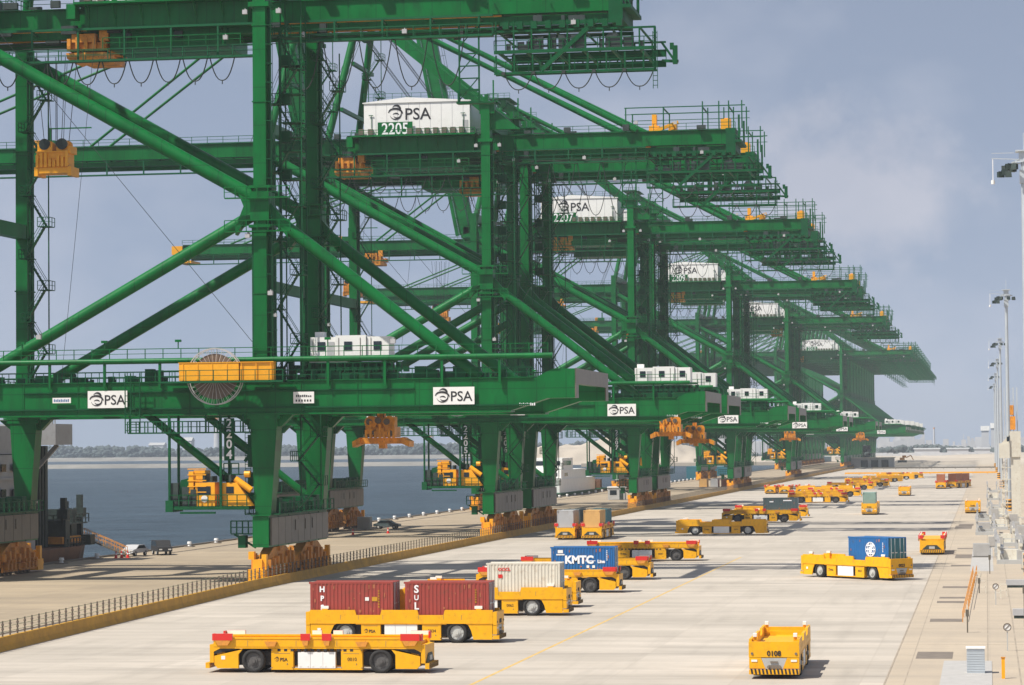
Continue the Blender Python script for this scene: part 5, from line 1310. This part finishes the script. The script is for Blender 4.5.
for i, y in enumerate((297, 570, 840, 1050, 1270, 1500)):
    lab = ['nearest tall light mast at the right edge, with striped base', 'second light mast, shorter in view beside the nearest one', 'third light mast of the row', 'fourth light mast of the row', 'fifth light mast of the row', 'farthest light mast of the row'][i]
    g = empty('light_mast', (4.25, y, 0), 0, lab, 'light mast', 'high light masts along the yard')
    part(g, 'pole', 'mpole', mast_pole, 'galv'); part(g, 'lamp_ring', 'mring', mast_ring, 'galv')
    for k in range(7):
        a = 2*math.pi*k/7+.5; part(g, 'floodlight', 'mlamp', lamp_head, 'dark', (1.6*math.cos(a), 1.6*math.sin(a), 42.6), (0, 0, a+math.pi/2))
    for k in range(5): part(g, 'floodlight', 'mlamp', lamp_head, 'dark', (-1.6-.42*(k % 3), -.3+.3*(k//3), 41.9+.65*(k//3)+.2*(k % 2)), (0, 0, .3*k))
    part(g, 'camera_dome', 'mdome', lambda: MB().tube((-3.2, 0, 40.9), (-3.2, 0, 41.3), .2, 8).box(-3.24, -3.16, -.04, .04, 41.3, 43.5), 'white')
    ba = part(g, 'base', 'mbase', lambda: MB().tube((0, 0, 0), (0, 0, 2.3), .66, 16), 'yellow_o')
    for z in (.35, 1.05, 1.75): part(ba, 'stripe', 'mstr%.2f' % z, (lambda z=z: MB().tube((0, 0, z), (0, 0, z+.35), .67, 16)), 'black')
# pale yard crane column
g = empty('yard_crane', (3.6, 478, 0), 0, 'tall cream column with a cream cabin block on top, right edge behind the racks', 'yard crane')
b = MB(); b.box(.35, 1.9, -1, 1, 0, 11.3); b.box(.2, 2.0, -1.2, 1.2, 11.3, 15.6); link('column', b.mesh('column', 'cwhite'), g)
b = MB(); b.box(-1.6, .15, -1.5, 1.5, 11.1, 13.6); b.prism_y([(-1.2, 13.6), (.15, 13.6), (.15, 15.1)], -1.2, 1.2); link('cabin', b.mesh('cabin', 'cwhite'), g)
link('window', MB().box(-.3, .1, -1.52, -1.5, 13.9, 14.7).box(.0, .14, -1.3, -1.2, 14.2, 14.9).mesh('window', 'glass'), g)
b = MB()
for x in (-1.1, -.3): b.box(x-.06, x+.06, -.6, -.5, 0, 11); b.box(x-.06, x+.06, .5, .6, 0, 11)
for k in range(20): b.box(-1.1, -.3, -.6, -.52, .4+.52*k, .48+.52*k); b.bar((-1.1, -.55, .4+.52*k), (-.3, -.55, .9+.52*k), .05, .05)
for k in range(5): b.box(-1.3, .3, -.9, .6, 1.5+2*k, 1.6+2*k)
link('ladder_tower', b.mesh('ladder_tower', 'cwhite'), g)
g = empty('far_yard_crane', (5.2, 640, 0), 0, 'slim grey trusses with an orange hoist beside the light masts, far right edge', 'yard crane')
b = MB()
for x in (-2.2, -1.2, -.2, .8, 1.6): b.box(x-.12, x+.12, -.12, .12, 0, 26)
for k in range(26): b.bar((-.2, 0, k), (.8, 0, k+1), .08, .08)
link('truss', b.mesh('truss', 'galv'), g); link('hoist', MB().box(-.4, 1.2, -1, 1, 16.5, 19.5).box(-.2, .8, -.8, .8, 19.8, 22).mesh('hoist', 'orange'), g)

# exchange racks on the yard edge
def rack_frame():
    b = MB()
    for x in (-1.25, 1.25):
        for y in (-6, -2, 2, 6): b.box(x-.13, x+.13, y-.13, y+.13, 0, 2.0)
        b.box(x-.18, x+.18, -6.3, 6.3, 2.0, 2.35)
    for y in (-6, 6): b.box(-1.1, 1.1, y-.12, y+.12, .2, .45)
    b.bar((-1.25, -6, .1), (-1.25, -2, 1.9), .1, .1); b.bar((1.25, -6, .1), (1.25, -2, 1.9), .1, .1)
    return b
def rack_guides():
    b = MB()
    for x in (-1.3, 1.3):
        for y in (-5.9, 5.9): b.prism_y([(x-.25, 2.36), (x+.25, 2.36), (x+.1, 2.95), (x-.1, 2.95)], y-.3, y+.3)
    return b
rl = ['nearest', 'second nearest', 'third', 'fourth', 'fifth', 'sixth', 'seventh', 'eighth', 'ninth', 'farthest']
for i, (x, y) in enumerate(((2.4, 330), (2.2, 352), (2.1, 385), (-.4, 430), (1.6, 455), (-.6, 505), (1.8, 530), (1.2, 600), (1.4, 680), (1.2, 780))):
    g = empty('container_rack', (x, y, 0), 0, '%s pale steel container rack in the row along the yard edge' % rl[i], 'rack', 'container racks along the yard edge')
    part(g, 'frame', 'rackf', rack_frame, 'grey' if i % 2 else 'cwhite'); part(g, 'plinth', 'rackp', lambda: MB().box(-1.5, 1.5, -6.6, -5.4, 0, .5).box(-1.5, 1.5, 5.4, 6.6, 0, .5).box(-1.1, -.4, -3.4, 3.4, 0, 1.1), 'grey'); part(g, 'guide', 'rackg', rack_guides, 'cgrey')
    if i % 2 == 0: part(g, 'pump_box', 'rackb', lambda: MB().box(-.7, .9, -5.4, -3.6, 0, 1.6), 'cwhite')
cab = ['first', 'second', 'third', 'fourth', 'fifth', 'sixth', 'seventh', 'eighth', 'ninth', 'tenth', 'eleventh', 'twelfth', 'thirteenth', 'last']
rc = random.Random(23)
for i in range(14):
    y = 305+i*17+rc.random()*6; x = rc.choice((-.9, .6, 3.6, 4.4))+rc.random()*.5; w = .4+rc.random()*.6; h = 1.0+rc.random()*1.4
    g = empty('control_cabinet', (x, y, 0), 0, '%s pale control cabinet counted from the camera among the racks' % cab[i], 'cabinet', 'control cabinets among the racks')
    link('body', MB().box(-w, w, -.4, .4, .12, h).mesh('body', rc.choice(('grey', 'cwhite', 'cgrey'))), g); link('door', MB().box(-w+.08, w-.08, -.43, -.4, .2, h-.1).mesh('door', 'slab'), g); link('plinth', MB().box(-w-.1, w+.1, -.5, .5, 0, .12).mesh('plinth', 'steel_grey'), g)
    link('conduit', MB().box(w+.05, w+.12, -.1, 0, 0, h*.8).box(w, w+2.2, -.06, 0, h*.7, h*.7+.08).mesh('conduit', 'galv'), g)
b = MB()
for px0, px1, y, w in ((-4.6, -2.1, 220.4, 2.0), (-4.5, -2.1, 246, 1.6), (-4.4, -2.1, 253, 1.4), (-4.4, -1.9, 271, 1.8), (-4.75, -2.4, 183, 3.2), (-4.0, -1.8, 369, 2.0), (-4.0, -1.9, 340, 6), (-4.2, -1.6, 318, 2), (-5.3, -2.6, 454, 9), (-4.8, -2.4, 470, 6)):
    b.box(px0, px1, y, y+w*1.9, .005, .018)
struct('road_grates', b, 'patch')
b = MB(); b.box(-2.9, .1, 158, 181, -.1, .05); b.box(-2.0, .5, 306, 372, -.1, .03)
struct('pavement_slabs', b, 'slab')
b = MB()
for y in (196, 212, 243, 262, 285, 309, 376, 402): b.box(-5.9, 14, y, y+.18, -.1, .0165)
for x in (-.2, 1.7, 3.6): b.box(x, x+.10, 150, 460, -.1, .0165)
struct('pavement_joints', b, 'joint')
g = empty('utility_cabinet', (-.86, 171.8, .05), 0, 'ribbed silver cabinet on a pale slab, lower right', 'cabinet')
b = MB(); b.box(-.53, .53, -.45, .45, .0, 1.45)
for k in range(9): b.box(-.54, .54, -.47, .46, .1+.15*k, .16+.15*k)
link('body', b.mesh('body', 'galv'), g); link('lid', MB().box(-.58, .58, -.52, .5, 1.46, 1.55).mesh('lid', 'white'), g)
for x0, x1, y0, y1, l in ((-2.05, -1.62, 220, 298, 'long orange rail barrier slanting along the yard edge, left one'), (-1.72, -1.25, 236, 300, 'shorter orange rail barrier just right of the long one')):
    g = empty('rail_barrier', (x0, y0, 0), 0, l, 'barrier', 'orange rail barriers on the yard edge')
    n = 14
    for k in range(n): t = k/(n-1); part(g, 'post', 'bpst', lambda: MB().box(-.03, .03, -.03, .03, 0, .9), 'rust', ((x1-x0)*t, (y1-y0)*t, 0))
    link('rail', MB().bar((0, 0, .9), (x1-x0, y1-y0, .9), .035, .04).mesh('rail', 'rust'), g)
for x, y, l in ((.75, 168, 'single orange guard post by the silver cabinet'),):
    g = empty('guard_post', (x, y, 0), 0, l, 'post'); link('post', MB().box(-.1, .1, -.1, .1, 0, 1.2).mesh('post', 'yellow_o'), g); link('cap', MB().box(-.13, .13, -.13, .13, 1.21, 1.28).mesh('cap', 'orange'), g)
for x, y, l, r_ in ((1.15, 190, 'round ringed sign on a low post near the silver cabinet', .27), (.55, 243, 'round dark ringed sign on a post farther up the yard edge', .27)):
    g = empty('round_sign', (x, y, 0), 0, l, 'sign', 'round signs along the yard edge')
    link('post', MB().box(-.04, .04, -.04, .04, 0, 1.3).mesh('post', 'grey'), g); link('disc', MB().tube((0, -.06, 1.6), (0, -.02, 1.6), r_, 20).mesh('disc', 'white'), g)
    b = MB()
    for k in range(20): a, c = 2*math.pi*k/20, 2*math.pi*(k+1)/20; b.bar((r_*.9*math.cos(a), -.08, 1.6+r_*.9*math.sin(a)), (r_*.9*math.cos(c), -.08, 1.6+r_*.9*math.sin(c)), .03, .06)
    b.bar((-r_*.5, -.08, 1.6-r_*.5), (r_*.5, -.08, 1.6+r_*.5), .02, .05); link('ring', b.mesh('ring', 'reel'), g)
for x, y, h, l in ((-1.6, 208, 1.7, 'dark slim post beside the orange barrier end'), (-.9, 262, 1.4, 'dark slim post at the middle of the yard edge'), (.1, 300, 2.0, 'dark box on a post below the racks'), (2.6, 215, 3, 'dark post at the right edge below the light mast')):
    g = empty('marker_post', (x, y, 0), 0, l, 'post'); link('post', MB().box(-.05, .05, -.05, .05, 0, h).mesh('post', 'steel_grey'), g); link('sign_box', MB().box(-.12, .12, -.08, .08, h-.5, h).mesh('sign_box', 'steel_grey'), g)
for k, (x, y) in enumerate(((-1.1, 282), (-.6, 262), (.75, 252), (1.25, 256))):
    g = empty('bollard_frame', (x, y, 0), 0, ['thin pale guard frame left of the dark box', 'thin pale guard frame by the dark slim post', 'pale hoop frame under the round dark sign', 'pale hoop frame right of the round dark sign'][k], 'guard frame')
    link('hoop', MB().box(-.3, -.24, -.03, .03, 0, 1.1).box(.24, .3, -.03, .03, 0, 1.1).box(-.3, .3, -.03, .03, 1.1, 1.17).box(-.3, .3, -.03, .03, .55, .6).mesh('hoop', 'cwhite'), g)
for x0, x1, y, l in ((1.6, 4.5, 272, 'upper white block barrier at the right edge under the striped mast base'), (1.8, 5, 225, 'lower white block barrier at the right edge')):
    g = empty('block_barrier', ((x0+x1)/2, y, 0), 0, l, 'barrier'); h = (x1-x0)/2
    link('block', MB().box(-h, h, -.4, .4, .25, .75).mesh('block', 'cgrey'), g); link('foot', MB().box(-h+.1, h-.1, -.35, .35, 0, .25).mesh('foot', 'dark'), g)  # dark strip below the block is its shadow, put in as colour

# far end of the quay road
def bar_thing(x0, x1, y, z, mt, l):
    g = empty('long_barrier', (x0, y, 0), 0, l, 'barrier'); link('rail', MB().box(0, x1-x0, -.3, .3, z*.45, z).mesh('rail', mt), g)
    b = MB(); n = int((x1-x0)/6)
    for k in range(n+1): b.box(6*k-.1, 6*k+.1, -.2, .2, 0, z*.45)
    o = link('foot', b.mesh('foot', mt), g)
bar_thing(-60, 4, 1205, 1.1, 'yellow_o', 'long low yellow barrier crossing the whole road in the distance')
bar_thing(-58, 6, 1440, 1.1, 'steel_grey', 'long brown barrier crossing the far end of the road')
g = empty('site_building', (-62, 1540, 0), 0, 'low grey building with dark openings left of the sand heaps', 'building')
link('wall', MB().box(-12, 12, 0, 9, 0, 5.2).mesh('wall', 'grey'), g); link('roof', MB().box(-12.5, 12.5, -.5, 9.5, 5.22, 5.7).mesh('roof', 'cwhite'), g)
for k in range(3): link('opening', MB().box(-6+5.6*k, -2.2+5.6*k, -.15, -.05, .3, 4.2).mesh('opening', 'dark'), g)
def terrain(x0, x1, y0, y1, nx, ny, hf):
    b = MB(); vs = [(x0+(x1-x0)*i/nx, y0+(y1-y0)*j/ny, hf(i/nx, j/ny)) for j in range(ny+1) for i in range(nx+1)]
    return b.add(vs, [(j*(nx+1)+i, j*(nx+1)+i+1, (j+1)*(nx+1)+i+1, (j+1)*(nx+1)+i) for j in range(ny) for i in range(nx)], True)
from mathutils import noise as mnoise
def ns(x, y): return mnoise.noise(Vector((x, y, 1.7)))
struct('sand_ground', terrain(-60, 700, 1700, 2750, 90, 40, lambda u_, v: .02+max(0, 3.2*ns(u_*16, v*9)+1.2)*min(1, v*5)*(1 if v < .98 else 0)), 'sand')
struct('sand_hills', terrain(-420, -215, 2290, 2560, 70, 24, lambda u_, v: -3+max(0, math.sin(math.pi*u_)**.6*math.sin(math.pi*v)**.7*(21+9*ns(u_*6, v*3))+3*ns(u_*22, v*10))), 'sand')
struct('breakwater', MB().prism_x([(2310, -3), (2328, 1.0), (2336, 1.0), (2352, -3)], -1500, -372), 'rock')
struct('outer_breakwater', MB().prism_x([(3650, -3), (3680, 2.5), (3700, 2.5), (3740, -3)], -2600, 300), 'rock')
struct('far_shore', terrain(-4200, 2600, 4300, 5600, 160, 10, lambda u_, v: -3+(0 if v in (0, ) else 1)*(5+3*ns(u_*30, v*4))), 'tree')
# distant trees as one mass of clumps
b = MB(); rnd = random.Random(77)
ico = [(0, 0, 1), (.894, 0, .447), (.276, .851, .447), (-.724, .526, .447), (-.724, -.526, .447), (.276, -.851, .447), (.724, .526, -.447), (-.276, .851, -.447), (-.894, 0, -.447), (-.276, -.851, -.447), (.724, -.526, -.447), (0, 0, -1)]
icf = [(0, 1, 2), (0, 2, 3), (0, 3, 4), (0, 4, 5), (0, 5, 1), (1, 6, 2), (2, 7, 3), (3, 8, 4), (4, 9, 5), (5, 10, 1), (6, 7, 2), (7, 8, 3), (8, 9, 4), (9, 10, 5), (10, 6, 1), (11, 7, 6), (11, 8, 7), (11, 9, 8), (11, 10, 9), (11, 6, 10)]
def clump(x, y, z, r):
    b.add([(x+r*a*(.8+.4*rnd.random()), y+r*c*(.8+.4*rnd.random()), z+r*.8*e*(.7+.6*rnd.random())) for a, c, e in ico], icf)
for k in range(4200):
    x = -2300+rnd.random()*2100; y = 4320+rnd.random()*260; clump(x, y, 1+rnd.random()**1.4*(13+8*ns(x*.006, 3)), 3+rnd.random()*4)
for k in range(1700):
    x = -230+rnd.random()*420; y = 3100+rnd.random()*260; h = 6+7*ns(x*.012, 7); clump(x, y, rnd.random()*max(1, h), 2+rnd.random()*3)
single('far_trees', b, 'tree', kind='stuff')
struct('far_trees_ground', MB().box(-330, 700, 3000, 3450, -3, 1.0), 'tree')
# parked rows and clutter before the trees
b = MB()
for k in range(420):
    x = -150+rnd.random()*330; y = 2790+rnd.random()*140; w = 1+rnd.random()*2.4; h = 1.2+rnd.random()*2.2; b.box(x-w, x+w, y-1, y+1, 0, h)
single('distant_site_clutter', b, 'far_white', kind='stuff')
struct('far_ground', MB().box(-300, 700, 2080, 3000, -3, -.02), 'sand')
g = empty('excavator', (-51.5, 1790, 1), 0, 'small orange-yellow excavator on the pale sand at the far end', 'excavator')
link('body', MB().box(-3, 0, -2, 2, 1.5, 3.0).box(-1.4, 1, -1.2, 1.2, 3.0, 4.4).mesh('body', 'orange'), g); link('track', MB().box(-4.2, 1.4, -2.4, 2.4, 0, 1.4).mesh('track', 'dark'), g); link('arm', MB().bar((1, 0, 3), (4, 0, 4.5), .5, .6).bar((4, 0, 4.5), (5.5, 0, 1.5), .4, .5).mesh('arm', 'orange'), g)
g = empty('small_tree', (-72, 1700, 0), 0, 'small dark tree standing alone above the low grey building', 'tree')
link('trunk', MB().tube((0, 0, 0), (0, 0, 6), .5, 6, .25).mesh('trunk', 'patch'), g)
b = MB()
for k in range(34): clump(rnd.uniform(-2.6, 2.6), rnd.uniform(-2.6, 2.6), 7.5+rnd.uniform(-3, 4), .9+rnd.random()*.8)
link('crown', b.mesh('crown', 'tree'), g)
# chimneys, tanks and sheds on the skyline
def chim(x, y, h, r, l):
    g = empty('chimney', (x, y, 0), 0, l, 'chimney'); link('shaft', MB().tube((0, 0, 0), (0, 0, h), r, 10, r*.7).mesh('shaft', 'far_white'), g); link('top_band', MB().tube((0, 0, h), (0, 0, h+h*.06), r*.74, 10, r*.74).mesh('top_band', 'rust'), g)
def shed(x, y, w, h, l, name='warehouse'):
    g = empty(name, (x, y, 0), 0, l, 'building'); link('wall', MB().box(-w/2, w/2, 0, 20, 0, h).mesh('wall', 'far_white'), g); link('roof', MB().prism_x([(-1, h+.02), (21, h+.02), (10, h+h*.22)], -w/2-1, w/2+1).mesh('roof', 'grey'), g)
sky_ = [(-1306, 62, 7, 'tallest of the pale chimneys on the far left shore'), (-1120, 50, 7, 'second pale chimney on the far left shore'), (-930, 30, 5, 'short pale chimney on the far left shore'), (-780, 36, 4, 'pale chimney on the far shore right of the near crane leg')]
for x, h, r_, l in sky_: chim(x*.985, 4600, h, r_, l)
for i, (x, w, h) in enumerate(((-1400, 26, 20), (-1345, 14, 27), (-1210, 40, 17), (-1010, 30, 19), (-870, 34, 16), (-640, 30, 17))): shed(x, 4620, w, h, ['pale block left of the tallest chimney on the far shore', 'taller pale block beside the tallest chimney', 'wide pale shed between the two far chimneys', 'pale shed right of the second far chimney', 'long low shed on the far shore', 'pale shed on the far shore near the cable reel'][i])
chim(28, 3600, 42, 3, 'slim pale chimney at the right of the skyline'); chim(-66, 3600, 30, 1.6, 'thin flare stack at the middle of the right skyline')
b = MB(); rnd = random.Random(41)
for k in range(150):
    x = -330+rnd.random()*400; y = 3500+rnd.random()*400; w = 1.5+rnd.random()**2*9; h = 4+rnd.random()**2*17+(8 if -160 < x < -60 else 0)*rnd.random(); b.box(x-w, x+w, y, y+8, 0, h)
    if rnd.random() < .3: b.box(x-.4, x+.4, y, y+1, h, h+3+rnd.random()*9)
single('distant_works', b, 'far_white', kind='stuff')
for i, (x, w, h) in enumerate(((-2, 9, 27), (8, 5, 30), (15, 4, 22))):
    shed(x, 3560, w, h, '%s pale industrial block at the right end of the skyline' % ['left', 'tallest slim', 'rightmost'][i], 'industrial_block')
for i, (x, w) in enumerate(((-30, 22), (-5, 16), (-62, 26))): shed(x, 2960, w, 6, ['white shed in front of the trees on the right', 'small white shed farthest right before the trees', 'white shed left of two others before the trees'][i])
for i, x in enumerate((-205, -150)):
    g = empty('harbour_crane', (x, 3500, 0), 0, ['faint far harbour crane left on the right skyline', 'faint far harbour crane right of another on the skyline'][i], 'crane'); link('frame', MB().box(-8, -6, -2, 2, 0, 34).box(6, 8, -2, 2, 0, 34).box(-30, 20, -2, 2, 34, 37).bar((-7, 0, 55), (-30, 0, 37), 1, 1).box(-8, -6, -2, 2, 37, 55).mesh('frame', 'shipgrey'), g)

# haze
hz = MB().box(-9500, 5600, -400, 10500, -9.5, 150)
ho = single('haze', hz, 'white', kind='stuff')
hm = bpy.data.materials.new('haze'); hm.use_nodes = True; hn = hm.node_tree; hn.nodes.clear()
o_ = hn.nodes.new('ShaderNodeOutputMaterial'); v_ = hn.nodes.new('ShaderNodeVolumePrincipled'); v_.inputs['Color'].default_value = (.62, .68, .76, 1); v_.inputs['Density'].default_value = HAZE; v_.inputs['Anisotropy'].default_value = .1
hn.links.new(v_.outputs[0], o_.inputs['Volume']); ho.data.materials.clear(); ho.data.materials.append(hm)
